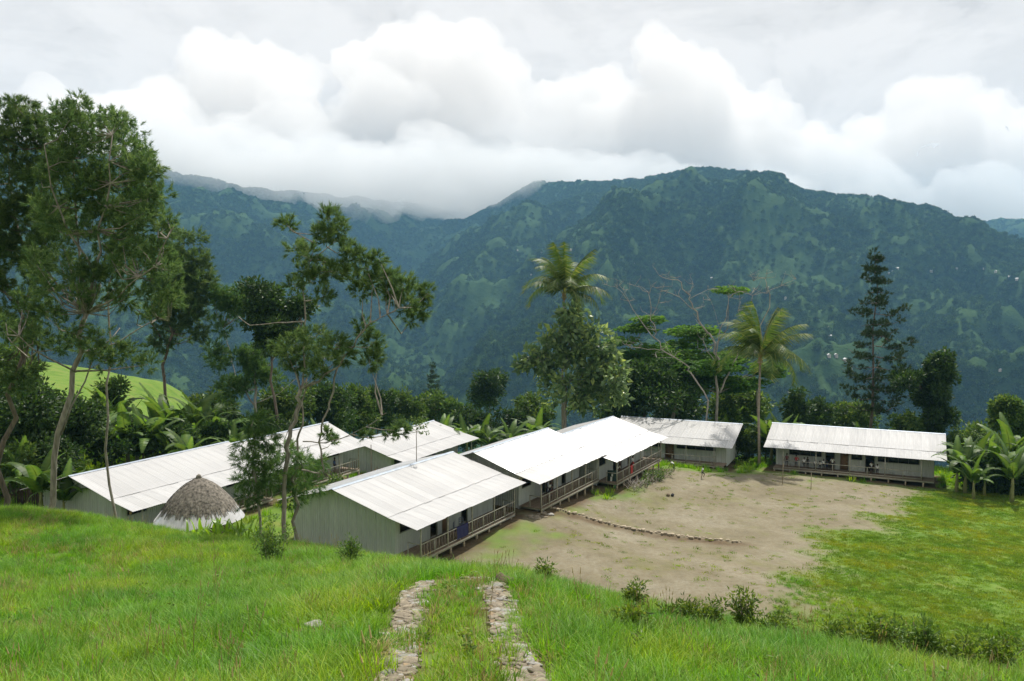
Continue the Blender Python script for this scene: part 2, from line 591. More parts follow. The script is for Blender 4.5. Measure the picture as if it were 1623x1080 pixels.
# the far country: ridges and the spurs that run down from them
RIDGES = [
    [(-330, -2200, 0), (100, 3700, 480), (420, 3200, 425), (657, 2800, 418), (780, 2650, 372), (900, 2500, 305), (1100, 2200, 218), (1250, 1950, 105), (1600, 1600, -40)][1:],
    [(420, 3200, 425), (120, 2750, 235), (-50, 2250, 65), (-130, 1750, -90), (-150, 1300, -190)],
    [(657, 2800, 418), (470, 2350, 270), (270, 1850, 95), (90, 1450, -55), (-60, 1100, -165)],
    [(657, 2800, 418), (660, 2250, 262), (580, 1650, 55), (430, 1200, -95), (330, 900, -175)],
    [(900, 2500, 305), (900, 1950, 140), (760, 1450, -20), (620, 1000, -140)],
    [(1100, 2200, 218), (1080, 1650, 60), (930, 1150, -90), (800, 800, -160)],
    [(-2400, 1900, 420), (-1750, 2500, 480), (-1330, 3000, 480), (-1050, 3300, 408), (-600, 3900, 430), (-300, 4900, 500), (150, 4500, 560), (100, 3700, 480)],
    [(-1330, 3000, 480), (-850, 2550, 205), (-480, 2150, 20), (-270, 1750, -105), (-230, 1300, -190)],
    [(-1750, 2500, 480), (-1080, 1950, 150), (-650, 1500, -50), (-380, 1150, -160)],
    [(-2400, 1900, 420), (-1300, 1400, 80), (-700, 1000, -110)],
    [(-1050, 3300, 408), (-640, 2950, 150), (-400, 2500, -20)],
    [(1700, 4000, 250), (2150, 3900, 345), (2800, 3600, 370), (3600, 3300, 380)],
    [(-600, 3900, 430), (-420, 3300, 110), (-330, 2700, -30)],
]


def far_z(x, y):
    x, y = np.asarray(x, float), np.asarray(y, float)
    wx = x + (fbm(x / 420, y / 420, 4, 3) - .5) * 190
    wy = y + (fbm(x / 420 + 9, y / 420 + 4, 4, 8) - .5) * 190
    h = np.full(x.shape, -420.0)
    dmain = np.full(x.shape, 1e9)
    for ri, rg in enumerate(RIDGES):
        for (x0, y0, z0), (x1, y1, z1) in zip(rg[:-1], rg[1:]):
            L2 = (x1 - x0) ** 2 + (y1 - y0) ** 2
            t = np.clip(((wx - x0) * (x1 - x0) + (wy - y0) * (y1 - y0)) / L2, 0, 1)
            d = np.hypot(wx - x0 - t * (x1 - x0), wy - y0 - t * (y1 - y0))
            if ri == 0:
                dmain = np.minimum(dmain, d)
            c = z0 + t * (z1 - z0) - .62 * (np.sqrt(d * d + 45 ** 2) - 45)
            k = 22.0
            hh = np.clip(.5 + .5 * (c - h) / k, 0, 1)
            h = h * (1 - hh) + c * hh + k * hh * (1 - hh) * .5
    h += (ridged(x / 430, y / 430, 5, 2) - .45) * 215 * (1 - .75 * sstep(200, 400, h)) * (.12 + .88 * sstep(30, 420, dmain)) + (ridged(x / 190 + 5, y / 190, 4, 72) - .45) * 62 * (1 - .6 * sstep(200, 400, h)) * (.25 + .75 * sstep(30, 300, dmain)) + (fbm(x / 60, y / 60, 4, 6) - .5) * 18
    return h


def ground_z(x, y):
    x, y = np.atleast_1d(np.asarray(x, float)), np.atleast_1d(np.asarray(y, float))
    n = near_z(x, np.minimum(y, 112.0))
    over = np.maximum(y - 112.0, 0)
    side = np.clip((-30 - x) / 45, 0, 1)          # the spur on the left stays high for longer
    n = n - over * (.50 - .42 * side * (1 - sstep(60, 140, over)))
    ax = np.maximum(np.abs(x) - 100, 0)
    n = n - ax * .04
    w = sstep(300, 700, np.hypot(x, y))
    f = far_z(x, y) if np.any(w > 0) else 0
    return np.maximum(n, -330) * (1 - w) + f * w


def gz(x, y):
    return float(ground_z(x, y)[0])


# ------------------------------------------------------------------ ground objects
TRACKS = [[(617, 1110), (628, 1060), (640, 1010), (652, 965), (656, 940), (668, 925)],
          [(850, 1110), (826, 1060), (806, 1005), (798, 960), (775, 930), (735, 915)]]


def hit(px, py, D0=6, D1=120, f=None, step=.05):
    """where the view ray through a photo pixel meets the ground"""
    Ds = np.arange(D0, D1, step) if D1 < 200 else np.geomspace(D0, D1, 3000)
    d = P(px, py, 1.0)
    z = (f or ground_z)(d.x * Ds, Ds)
    below = np.nonzero(d.z * Ds < z)[0]
    k = below[0] if len(below) else len(Ds) - 1
    return Vector((d.x * Ds[k], Ds[k], float(z[k])))


TRACK_W = [[hit(px, py, 6, 40) for px, py in t] for t in TRACKS]


def track_mask(x, y):
    m = np.zeros(np.shape(x))
    for t in TRACK_W:
        for a, b in zip(t[:-1], t[1:]):
            L2 = (b.x - a.x) ** 2 + (b.y - a.y) ** 2
            k = np.clip(((x - a.x) * (b.x - a.x) + (y - a.y) * (b.y - a.y)) / L2, 0, 1)
            d = np.hypot(x - a.x - k * (b.x - a.x), y - a.y - k * (b.y - a.y))
            m = np.maximum(m, 1 - sstep(.26, .56, d))
    return m


def grid_mesh(name, xs, ys, zf, mat, smooth=True, vals=None):
    X, Y = np.meshgrid(xs, ys)
    Z = zf(X.ravel(), Y.ravel())
    V = np.c_[X.ravel(), Y.ravel(), Z]
    nx = len(xs)
    i = (np.arange(len(ys) - 1)[:, None] * nx + np.arange(nx - 1)[None]).ravel()
    F = np.c_[i, i + 1, i + nx + 1, i + nx]
    return mesh_np(name, V, F, mat, smooth, vals(X.ravel(), Y.ravel()) if vals else None)


def ground_mat():
    m, nt, bs, out = mat_base('ground_cover')
    n1 = _noise(nt, .45, 6, .6)
    n2 = _noise(nt, 3.5, 6, .65)
    n3 = _noise(nt, 22, 4, .7)
    n4 = _noise(nt, .16, 5, .6)
    turf = _ramp(nt, n1, [(.3, (.075, .145, .018)), (.5, (.115, .20, .026)), (.68, (.165, .20, .045))])
    turf = _mix(nt, _ramp(nt, n3, [(.35, 0.0), (.7, .5)]), turf, (.06, .09, .016))
    dirt = _ramp(nt, n4, [(.33, (.146, .128, .082)), (.5, (.182, .162, .110)), (.66, (.220, .200, .146))])
    dirt = _mix(nt, _ramp(nt, n2, [(.42, 0.0), (.72, .55)]), dirt, (.125, .092, .052))
    dirt = _mix(nt, _ramp(nt, _noise(nt, .3, 6, .62), [(.52, 0.0), (.70, .6)]), dirt, (.135, .135, .05))
    dirt = _mix(nt, _ramp(nt, n3, [(.62, 0.0), (.75, .7)]), dirt, (.38, .345, .27))
    pat = _noise(nt, 1.1, 7, .7)
    dirt = _mix(nt, 1.0, dirt, _ramp(nt, pat, [(.3, .78), (.5, .97), (.7, 1.08)]), 'MULTIPLY')
    dirt = _mix(nt, _ramp(nt, _noise(nt, 60, 3, .7), [(.6, 0.0), (.7, .6)]), dirt, (.07, .055, .035))
    soil = _ramp(nt, n2, [(.3, (.055, .036, .022)), (.7, (.125, .085, .05))])
    col = _mix(nt, _attr(nt, 'dirt'), turf, dirt)
    col = _mix(nt, _attr(nt, 'soil'), col, soil)
    nt.links.new(col, bs.inputs['Base Color'])
    bs.inputs['Roughness'].default_value = .95
    bs.inputs['Specular IOR Level'].default_value = .15
    _bump(nt, bs, n3, .5, .04)
    return m


M['ground'] = ground_mat()


def lawn_mask(x, y):
    """short mown grass right of the worn yard"""
    d = poly_dist(x, y, np.array([(44.5, 88), (33.5, 73.5), (26, 65), (21.5, 58), (19.5, 50), (17, 38), (50, 28), (78, 60), (62, 90)]))
    return sstep(-2.2, 2.6, d - (fbm(x * .28, y * .28, 6, 9, .62) - .5) * 11)


def soil_mask(x, y):
    m = .85 * track_mask(x, y)
    for n in ('B1', 'B2', 'B3', 'R1', 'R2', 'L1', 'L2', 'L3'):
        (ox, oy, oz), th, L, w, rise, w2 = BLD[n]
        ux, uy = math.cos(th), math.sin(th)
        if n[0] == 'R':
            ox, oy = ox - ux * L, oy - uy * L
        a = (x - ox) * ux + (y - oy) * uy
        b = -(x - ox) * uy + (y - oy) * ux
        j = (fbm(x * .6, y * .6, 3, 4) - .5) * 1.6
        m = np.maximum(m, .9 * sstep(-.6, .4, a + j) * sstep(-.6, .4, L - a + j) * sstep(-.9, 0, b + j) * sstep(-.5, .5, w + w2 - b))
    (ax, ay), (bx, by) = STEP
    t = ((x - ax) * (bx - ax) + (y - ay) * (by - ay)) / ((bx - ax) ** 2 + (by - ay) ** 2)
    s = ((x - ax) * (by - ay) - (y - ay) * (bx - ax)) / math.hypot(bx - ax, by - ay)
    n = fbm(x * .9, y * .9, 3, 14)
    m = np.maximum(m, .85 * sstep(-.03, .03, t) * (1 - sstep(.97, 1.1, t)) * sstep(-.1, .1, s) * (1 - sstep(.3, 1.5, s + (n - .5) * 1.6)))
    return m


def near_ground():
    xs = np.unique(np.r_[np.arange(-170, -130, 3.0), np.arange(-130, -40, 1.6), np.arange(-40, 60, .42), np.arange(60, 131, 1.6)])
    ys = np.unique(np.r_[np.arange(-14, 6, .8), np.arange(6, 26, .28), np.arange(26, 104, .5), np.arange(104, 131, 1.2), np.arange(131, 215, 3.0)])
    me = grid_mesh('ground', xs, ys, ground_z, M['ground'], True,
                   lambda x, y: {'dirt': court_mask(x, y) * (1 - .0 * x), 'soil': soil_mask(x, y)})
    o = obj('ground', me)
    tag(o, kind='structure')
    return o


GROUND = near_ground()


def mountain_mat():
    m, nt, bs, out = mat_base('forested_slope')
    n1 = _noise(nt, .0042, 6, .62)
    n2 = _noise(nt, .03, 6, .7)
    forest = _ramp(nt, n2, [(.3, (.018, .040, .013)), (.7, (.044, .078, .024))])
    clear = _ramp(nt, n2, [(.3, (.020, .047, .015)), (.7, (.042, .076, .022))])
    col = _mix(nt, _attr(nt, 'clear'), forest, clear)  # clearings, plus lit-spur and dark-gully relief put into the colour
    nt.links.new(col, bs.inputs['Base Color'])
    bs.inputs['Roughness'].default_value = 1.0
    bs.inputs['Specular IOR Level'].default_value = .05
    _bump(nt, bs, _noise(nt, .06, 5, .7), .9, 6)
    return m


M['mountain'] = mountain_mat()


def clear_relief_mask(x, y):
    """gardens and clearings between the woods, with lit-spur relief painted in as tone"""
    x, y = np.asarray(x, float), np.asarray(y, float)
    wx = x + (fbm(x / 420, y / 420, 4, 3) - .5) * 190
    wy = y + (fbm(x / 420 + 9, y / 420 + 4, 4, 8) - .5) * 190
    dm = np.full(x.shape, 1e9)
    for rg in RIDGES[1:]:
        for (x0, y0, z0), (x1, y1, z1) in zip(rg[:-1], rg[1:]):
            if max(z0, z1) > 400:
                continue
            t = np.clip(((wx - x0) * (x1 - x0) + (wy - y0) * (y1 - y0)) / ((x1 - x0) ** 2 + (y1 - y0) ** 2), 0, 1)
            dm = np.minimum(dm, np.hypot(wx - x0 - t * (x1 - x0), wy - y0 - t * (y1 - y0)))
    spur = np.exp(-(dm / 95) ** 2)
    rid = ridged(x / 430, y / 430, 5, 2)
    a = fbm(x / 170 + 3.3, y / 330 + 1.7, 6, 21, .56)
    b = fbm(x / 55 + 8, y / 90, 4, 23)
    return sstep(.47, .72, a * .60 + b * .24 + spur * .15 + (rid - .45) * .22) * (1 - .5 * sstep(1800, 2600, np.hypot(x, y)))  # spur and ridge weights paint in the relief shading


def polar(name, a0, a1, na, r0, r1, nr, zf, mat, vals):
    A = np.radians(np.linspace(a0, a1, na))
    Rr = np.geomspace(r0, r1, nr)
    X = (Rr[:, None] * np.sin(A)[None]).ravel()
    Y = (Rr[:, None] * np.cos(A)[None]).ravel()
    V = np.c_[X, Y, zf(X, Y)]
    i = (np.arange(nr - 1)[:, None] * na + np.arange(na - 1)[None]).ravel()
    F = np.c_[i, i + na, i + na + 1, i + 1]
    return mesh_np(name, V, F, mat, True, vals(X, Y))


def far_country():
    def zf(x, y):
        z = ground_z(x, y)
        return np.where(np.hypot(x, y) < 255, z - .5, z)
    me = polar('mountains', -46, 46, 430, 118, 5600, 420, zf, M['mountain'], lambda x, y: {'clear': clear_relief_mask(x, y)})
    o = obj('mountains', me)
    tag(o, kind='structure')

    def zr(x, y):
        return 250 + 330 * ridged(x / 2600 + .37, y / 2600, 3, 41) + 160 * fbm(x / 700, y / 700, 4, 12) - 900 * np.abs(y - 7600) / 2000 + (x > 0) * (x - 4300) * .04
    xs, ys = np.linspace(-5600, 6400, 240), np.linspace(6200, 8600, 40)
    me2 = grid_mesh('far_mountains', xs, ys, zr, M['mountain'], True, lambda x, y: {'clear': clear_relief_mask(x / 2, y / 2)})
    o2 = obj('far_mountains', me2)
    tag(o2, kind='structure')
    return o


MOUNT = far_country()

# ------------------------------------------------------------------ school buildings
SHEET_W = .82


def rib_profile(width, ribs, depth, segs=4):
    xs, zs = [], []
    n = ribs * segs
    for k in range(n + 1):
        t = k / segs
        xs.append(width * k / n)
        zs.append(depth * (.5 - .5 * math.cos(2 * math.pi * t)))
    return xs, zs


def sheet_mesh_roof():
    xs, zs = rib_profile(SHEET_W + .05, 5, .030)
    V = [(x, 0, z) for x, z in zip(xs, zs)] + [(x, 1, z) for x, z in zip(xs, zs)]
    n = len(xs)
    F = np.array([(k, k + 1, n + k + 1, n + k) for k in range(n - 1)])
    return mesh_np('roof_sheet', V, F, M['roof'], True)


ROOF_SHEET = sheet_mesh_roof()
_wall_cache = {}


def wall_sheet(w, z0, za, zb):
    """upright ribbed sheet, w wide, bottom at z0 = 0, top za at the left and zb at the right"""
    key = (round(w, 2), round(za - z0, 2), round(zb - z0, 2))
    if key not in _wall_cache:
        ribs = max(1, round(w / .2))
        xs, zs = [], []
        for k in range(ribs):
            for t, d in ((0, 0), (.45, 0), (.56, -.05), (.89, -.05)):
                xs.append((k + t) * w / ribs)
                zs.append(d)
        xs.append(w)
        zs.append(0)
        n = len(xs)
        V = [(x, z, 0) for x, z in zip(xs, zs)] + [(x, z, key[1] + (key[2] - key[1]) * x / w) for x, z in zip(xs, zs)]
        F = np.array([(k, k + 1, n + k + 1, n + k) for k in range(n - 1)])
        _wall_cache[key] = mesh_np('wall_sheet', V, F, M['wall'], False)
    return _wall_cache[key]


_box_cache = {}


def box_obj(name, a, b, mat, parent):
    """a box part; equal boxes share one mesh"""
    s = tuple(round(q - p, 3) for p, q in zip(a, b))
    k = (name, s, mat.name)
    if k not in _box_cache:
        _box_cache[k] = MB().box((0, 0, 0), s).mesh(name, mat)
    return obj(name, _box_cache[k], parent, a)


BINFO = {}


def school(key, name, label, front, balusters=True, over=1.1, wallz=2.3, group='school classroom blocks', rail=(None, None), gate=None, floor_drop=2.25):
    (ox, oy, oz), th, L, w, rise, w2 = BLD[key]
    if key[0] == 'R':
        ox, oy = ox - math.cos(th) * L, oy - math.sin(th) * L
    fz = oz - floor_drop
    root = thing(name, label, 'building', (ox, oy, fz), th, group)
    mw = Matrix.Translation((ox, oy, fz)) @ Matrix.Rotation(th, 4, 'Z')
    BINFO[key] = mw
    He = floor_drop
    yb = 2.15                                   # where the verandah sheets meet the main slope
    zb = He + rise * .26 * yb / w * w / 2.15 if False else He + rise * (yb / w) * .86
    zr = He + rise
    W = w + w2
    zrear = He + rise - rise * w2 / w * 1.0

    def roof_z(y):
        if y < yb:
            return He + (zb - He) * y / yb
        if y < w:
            return zb + (zr - zb) * (y - yb) / (w - yb)
        return zr + (zrear - zr) * (y - w) / w2

    # roof frame: purlins and rafters, with every sheet a piece of its own
    fr = MB()
    for y in np.linspace(.15, w - .1, 6).tolist() + np.linspace(w + .2, W - .15, 4).tolist():
        fr.box((.25, y - .04, roof_z(y) - .10), (L - .25, y + .04, roof_z(y) - .012))
    roof = fr.build('roof', M['frame'], root)
    n = int(round(L / SHEET_W))
    sw = L / n

    def slope(y0, z0, y1, z1, tagname, lift=0.0, flip=False):
        ln = math.hypot(y1 - y0, z1 - z0)
        a = math.atan2(z1 - z0, y1 - y0)
        for k in range(n):
            jx, jy = random.uniform(-.015, .015), random.uniform(-.05, .03)
            rz = 0
            s = obj('roof_sheet', ROOF_SHEET, roof)
            s.location = (k * sw + jx, y0 + jy, z0 + lift + random.uniform(0, .006))
            s.rotation_euler = (a, 0, 0)
            s.scale = (sw / SHEET_W, ln, 1)
    slope(-.12, He - .02, yb + .15, zb + .02, 'lower')
    slope(yb, zb, w + .02, zr, 'upper', .016)
    # rear slope, laid from the back eave up
    ln = math.hypot(w2, zr - zrear)
    for k in range(n):
        s = obj('roof_sheet', ROOF_SHEET, roof, (k * sw, W, zrear), None, (sw / SHEET_W, 1, 1))
        s.rotation_euler = (-math.atan2(zr - zrear, w2), 0, 0)
        s.location = (k * sw, w, zr)
        s.scale = (sw / SHEET_W, ln, 1)
    c = MB()
    zc = zr + .045
    c.add([(-.04, w - .16, zc - .03), (L + .04, w - .16, zc - .03), (L + .04, w, zc + .03), (-.04, w, zc + .03), (L + .04, w + .30, zc - .05), (-.04, w + .30, zc - .05)],
          [(0, 1, 2, 3), (3, 2, 4, 5)])
    c.build('ridge_cap', M['cap'], roof)

    # gable walls
    x0, x1 = over, L - over
    yf, yr = 2.35, W - .55
    base = -.42

    def gable(x, side):
        st = MB()
        xi = x + (.06 if side < 0 else -.06)
        m = int(round((yr - yf) / 1.2))
        for k in range(m + 1):
            y = yf + .06 + (yr - yf - .12) * k / m
            st.box((xi - .035, y - .04, base), (xi + .035, y + .04, roof_z(y) - .12))
        wl = st.build('gable_wall', M['frame'], root)
        cnt = int(round((yr - yf) / .8))
        dy = (yr - yf) / cnt
        for k in range(cnt):
            ya, yb_ = yf + k * dy, yf + (k + 1) * dy
            # split at the ridge is ignored by less than a sheet: tops follow the roof
            if side < 0:
                me = wall_sheet(dy, base, roof_z(yb_) - .03, roof_z(ya) - .03)
                s = obj('wall_sheet', me, wl, (x, yb_, base), (0, 0, R(-90)))
            else:
                me = wall_sheet(dy, base, roof_z(ya) - .03, roof_z(yb_) - .03)
                s = obj('wall_sheet', me, wl, (x, ya, base), (0, 0, R(90)))
    gable(x0, -1)
    gable(x1, 1)
    # rear wall
    st = MB()
    st.box((x0 + .1, yr - .12, base), (x1 - .1, yr - .05, base + .08)).box((x0 + .1, yr - .12, roof_z(yr) - .2), (x1 - .1, yr - .05, roof_z(yr) - .12))
    wl = st.build('rear_wall', M['frame'], root)
    cnt = int(round((x1 - x0) / .8))
    dx = (x1 - x0) / cnt
    for k in range(cnt):
        obj('wall_sheet', wall_sheet(dx, base, roof_z(yr) - .03, roof_z(yr) - .03), wl, (x0 + (k + 1) * dx, yr, base), (0, 0, R(180)))
    # floor
    MB().box((x0 + .05, yf + .03, -.2), (x1 - .05, yr - .05, -.02)).build('floor', M['deck'], root)
    # partition halfway, and a lining that keeps the rooms dark
    MB().box((L / 2 - .04, yf + .1, 0), (L / 2 + .04, yr - .15, 2.2)).build('partition', M['interior'], root)

    # front wall with its doors and windows
    top = roof_z(yf) - .05
    fw = MB()
    fw.box((x0 + .05, yf + .03, -.015), (x1 - .05, yf + .11, .06)).box((x0 + .05, yf + .03, top - .1), (x1 - .05, yf + .11, top - .02))
    wall = fw.build('front_wall', M['frame'], root)
    segs = sorted(front, key=lambda s: s[1])
    cur = x0

    def sheets(a, b, z0, z1):
        m = max(1, int(round((b - a) / .8)))
        d = (b - a) / m
        for k in range(m):
            obj('wall_sheet', wall_sheet(d, z0, z1, z1), wall, (a + k * d, yf, z0))

    for kind, a, b in segs:
        if a > cur + .02:
            sheets(cur, a, -.1 if True else 0, top)
        if kind == 'window':
            z0, z1 = 1.28, min(top - .1, 2.12)
            sheets(a, b, -.1, z0)
            if top - z1 > .12:
                sheets(a, b, z1, top)
            f = MB()
            f.box((a, yf - .05, z0), (b, yf + .06, z0 + .05)).box((a, yf - .05, z1 - .05), (b, yf + .06, z1))
            f.box((a, yf - .046, z0 + .05), (a + .05, yf + .056, z1 - .05)).box((b - .05, yf - .046, z0 + .05), (b, yf + .056, z1 - .05))
            win = f.build('window', M['frame'], root)
            m = max(1, int(round((b - a) / 1.2)))
            for k in range(m):
                xa, xb = a + .05 + (b - a - .1) * k / m, a + .05 + (b - a - .1) * (k + 1) / m
                box_obj('pane', (xa, yf + .01, z0 + .05), (xb - .03, yf + .016, z1 - .05), M['glass'], win)
                if k:
                    box_obj('mullion', (xa - .03, yf - .03, z0 + .05), (xa + .01, yf + .05, z1 - .05), M['frame'], win)
        else:
            zt = 2.05
            if top - zt > .12:
                sheets(a, b, zt, top)
            f = MB()
            f.box((a - .03, yf - .05, 0), (a + .04, yf + .08, zt)).box((b - .04, yf - .05, 0), (b + .03, yf + .08, zt)).box((a + .04, yf - .05, zt - .06), (b - .04, yf + .08, zt))
            df = f.build('door', M['frame'], root)
            leaf = box_obj('door_leaf', (0, 0, .02), (b - a - .09, .045, zt - .08), M['door'], df)
            leaf.location = (a + .045, yf + .0, .02)
            if kind == 'open':
                leaf.location = (a + .045, yf + .05, .02)
                leaf.rotation_euler = (0, 0, R(96))
            else:
                box_obj('door_handle', (b - .2, yf - .05, .95), (b - .09, yf, .99), M['metal'], df)
        cur = b
    if cur < x1 - .02:
        sheets(cur, x1, -.1, top)

    # verandah: deck boards on bearers and stumps
    yd0, yd1 = .30, yf - .02
    dk = MB()
    dk.box((x0 - .02, yd0, -.24), (x1 + .02, yd0 + .06, -.045)).box((x0 - .02, yd1 - .08, -.22), (x1 + .02, yd1 - .02, -.045))
    for k in range(int((x1 - x0) / .9) + 1):
        x = x0 + .05 + k * .9
        if x < x1 - .05:
            dk.box((x, yd0 + .06, -.2), (x + .05, yd1 - .08, -.045))
    deck = dk.build('deck', M['post'], root)
    nb = 11
    bw = (yd1 - yd0 + .04) / nb
    for k in range(nb):
        box_obj('deck_board', (x0 - .05, yd0 - .04 + k * bw, -.042), (x1 + .05, yd0 - .04 + k * bw + bw - .018, -.006), M['deck'], deck)
    for row in (yd0 + .06, (yf + yr) / 2, yr - .2):
        k = 0
        x = x0 + .1
        while x < x1:
            p = mw @ Vector((x, row, 0))
            g = gz(p.x, p.y) - fz - .15
            if g < -.3:
                s = .075 + .02 * random.random()
                MB().tube([(x, row, g), (x + random.uniform(-.02, .02), row, -.22 if row < 1 else -.20)], [s * 1.1, s], 7).build('stump', M['stump'], root, smooth=True)
            x += 1.75 if row < 1 else 3.2

    # posts and railing
    ra, rb = rail
    ra = x0 + .03 if ra is None else ra
    rb = x1 - .03 if rb is None else rb
    yp = yd0 + .05
    npost = max(3, int(round((rb - ra) / 3.3)) + 1)
    px_ = [ra + (rb - ra) * k / (npost - 1) for k in range(npost)]
    for x in px_:
        box_obj('verandah_post', (x - .045, yp - .045, -.2), (x + .045, yp + .045, roof_z(yp) - .1), M['post'], root)
    rl = MB()
    rl.box((ra + .05, yp - .035, .90), (rb - .05, yp + .035, .955))
    railing = rl.build('railing', M['post'], root)
    box_obj('bottom_rail', (ra + .05, yp - .025, .10), (rb - .05, yp + .025, .16), M['post'], railing)
    for a, b in zip(px_[:-1], px_[1:]):
        box_obj('rail_post', ((a + b) / 2 - .035, yp - .03, -.03), ((a + b) / 2 + .035, yp + .03, .898), M['post'], railing)
        if balusters:
            m = int((b - a) / .33)
            for k in range(1, m):
                x = a + (b - a) * k / m + random.uniform(-.015, .015)
                if abs(x - (a + b) / 2) > .1:
                    box_obj('baluster', (x - .045, yp - .012, .162), (x + .045, yp + .012, .897), M['baluster'], railing)
    # short end rail and its post
    for xe in (ra, rb):
        box_obj('end_rail', (xe - .03, yp + .05, .90), (xe + .03, yp + 1.05, .95), M['post'], railing)
        box_obj('rail_post', (xe - .03, yp + 1.0, -.03), (xe + .03, yp + 1.06, .898), M['post'], railing)
    # two low steps up to the deck, at the end of the railing
    return root


ROW_FRONT = [('window', 1.5, 3.2), ('open', 5.1, 6.0), ('door', 6.6, 7.5), ('open', 9.2, 10.1), ('window', 10.9, 14.0)]
school('B1', 'classroom_block', 'long white-roofed classroom block with a dark blue cloth hung on its verandah rail', ROW_FRONT)
school('B2', 'classroom_block', 'white-roofed classroom block in the middle of the stepped row, on stumps', [(k, a, b) for k, a, b in ROW_FRONT[:-1]] + [('window', 10.6, 12.9)])
school('B3', 'classroom_block', 'white-roofed classroom block at the far end of the stepped row, brushwood heaped along it', ROW_FRONT[:-1] + [('window', 10.8, 13.6)])
school('L1', 'classroom_block', 'white-roofed classroom block behind the round thatched hut', ROW_FRONT[:-1] + [('window', 10.8, 13.4)])
school('L3', 'classroom_block', 'classroom block continuing the one behind the thatched hut, branches hanging before its roof', ROW_FRONT[:-1] + [('window', 10.8, 13.0)])
school('L2', 'classroom_block', 'low white-roofed block behind the ridge of the stepped row, beside banana plants', ROW_FRONT)
school('R1', 'classroom_block', 'grey-roofed block at the back of the yard with a ringed palm beside its end wall',
       [('window', 5.0, 6.6), ('door', 7.1, 8.2), ('window', 8.5, 13.2)], False, rail=(3.5, 13.4), over=1.0)
school('R2', 'classroom_block', 'separate grey-roofed classroom block with schoolchildren standing along its verandah',
       [('window', 2.6, 6.3), ('open', 6.7, 7.7), ('door', 8.3, 9.2), ('window', 9.5, 10.7), ('open', 11.0, 12.0), ('window', 12.3, 16.6)], False, over=1.15, rail=(2.2, 16.8), floor_drop=2.4)



# ------------------------------------------------------------------ foliage building blocks
def rand_rot(n, rng, tilt=None):
    """n random orthonormal frames (n,3,3), columns = local axes"""
    q = rng.normal(size=(n, 4))
    q /= np.linalg.norm(q, axis=1)[:, None]
    w, x, y, z = q.T
    return np.stack([np.stack([1 - 2 * (y * y + z * z), 2 * (x * y - z * w), 2 * (x * z + y * w)], 1),
                     np.stack([2 * (x * y + z * w), 1 - 2 * (x * x + z * z), 2 * (y * z - x * w)], 1),
                     np.stack([2 * (x * z - y * w), 2 * (y * z + x * w), 1 - 2 * (x * x + y * y)], 1)], 1)


def in_ball(n, rng, shell=.5):
    d = rng.normal(size=(n, 3))
    d /= np.linalg.norm(d, axis=1)[:, None]
    r = rng.random(n) ** (1 / 3)
    r = r * (1 - shell) + shell * (1 - .35 * rng.random(n) ** 2)
    return d * r[:, None]


def leaf_quads(C, D, ln, wd, rng, val, fold=.25):
    """one folded leaf (two quads' worth of outline as a diamond) at each point of C, pointing along D"""
    n = len(C)
    D = D / np.maximum(np.linalg.norm(D, axis=1), 1e-9)[:, None]
    s = np.cross(D, rng.normal(size=(n, 3)))
    s /= np.maximum(np.linalg.norm(s, axis=1), 1e-9)[:, None]
    u = np.cross(s, D)
    ln = np.broadcast_to(ln, (n,))[:, None] * (.7 + .6 * rng.random((n, 1)))
    wd = np.broadcast_to(wd, (n,))[:, None] * (.7 + .6 * rng.random((n, 1)))
    b = C
    t = C + D * ln - u * ln * .15
    l = C + D * ln * .45 + s * wd * .5 + u * wd * fold
    r = C + D * ln * .45 - s * wd * .5 + u * wd * fold
    V = np.stack([b, l, t, r], 1).reshape(-1, 3)
    i = np.arange(n)[:, None] * 4
    F = np.concatenate([i + np.array([[0, 1, 2]]), i + np.array([[0, 2, 3]])])
    return V, F, np.repeat(val, 4)


def needle_tris(C, D, ln, wd, rng, val):
    n = len(C)
    D = D / np.maximum(np.linalg.norm(D, axis=1), 1e-9)[:, None]
    s = np.cross(D, rng.normal(size=(n, 3)))
    s /= np.maximum(np.linalg.norm(s, axis=1), 1e-9)[:, None]
    ln = ln * (.6 + .8 * rng.random((n, 1)))
    a = C - s * wd / 2
    b = C + s * wd / 2
    t = C + D * ln
    V = np.stack([a, b, t], 1).reshape(-1, 3)
    return V, np.arange(n * 3).reshape(-1, 3), np.repeat(val, 3)


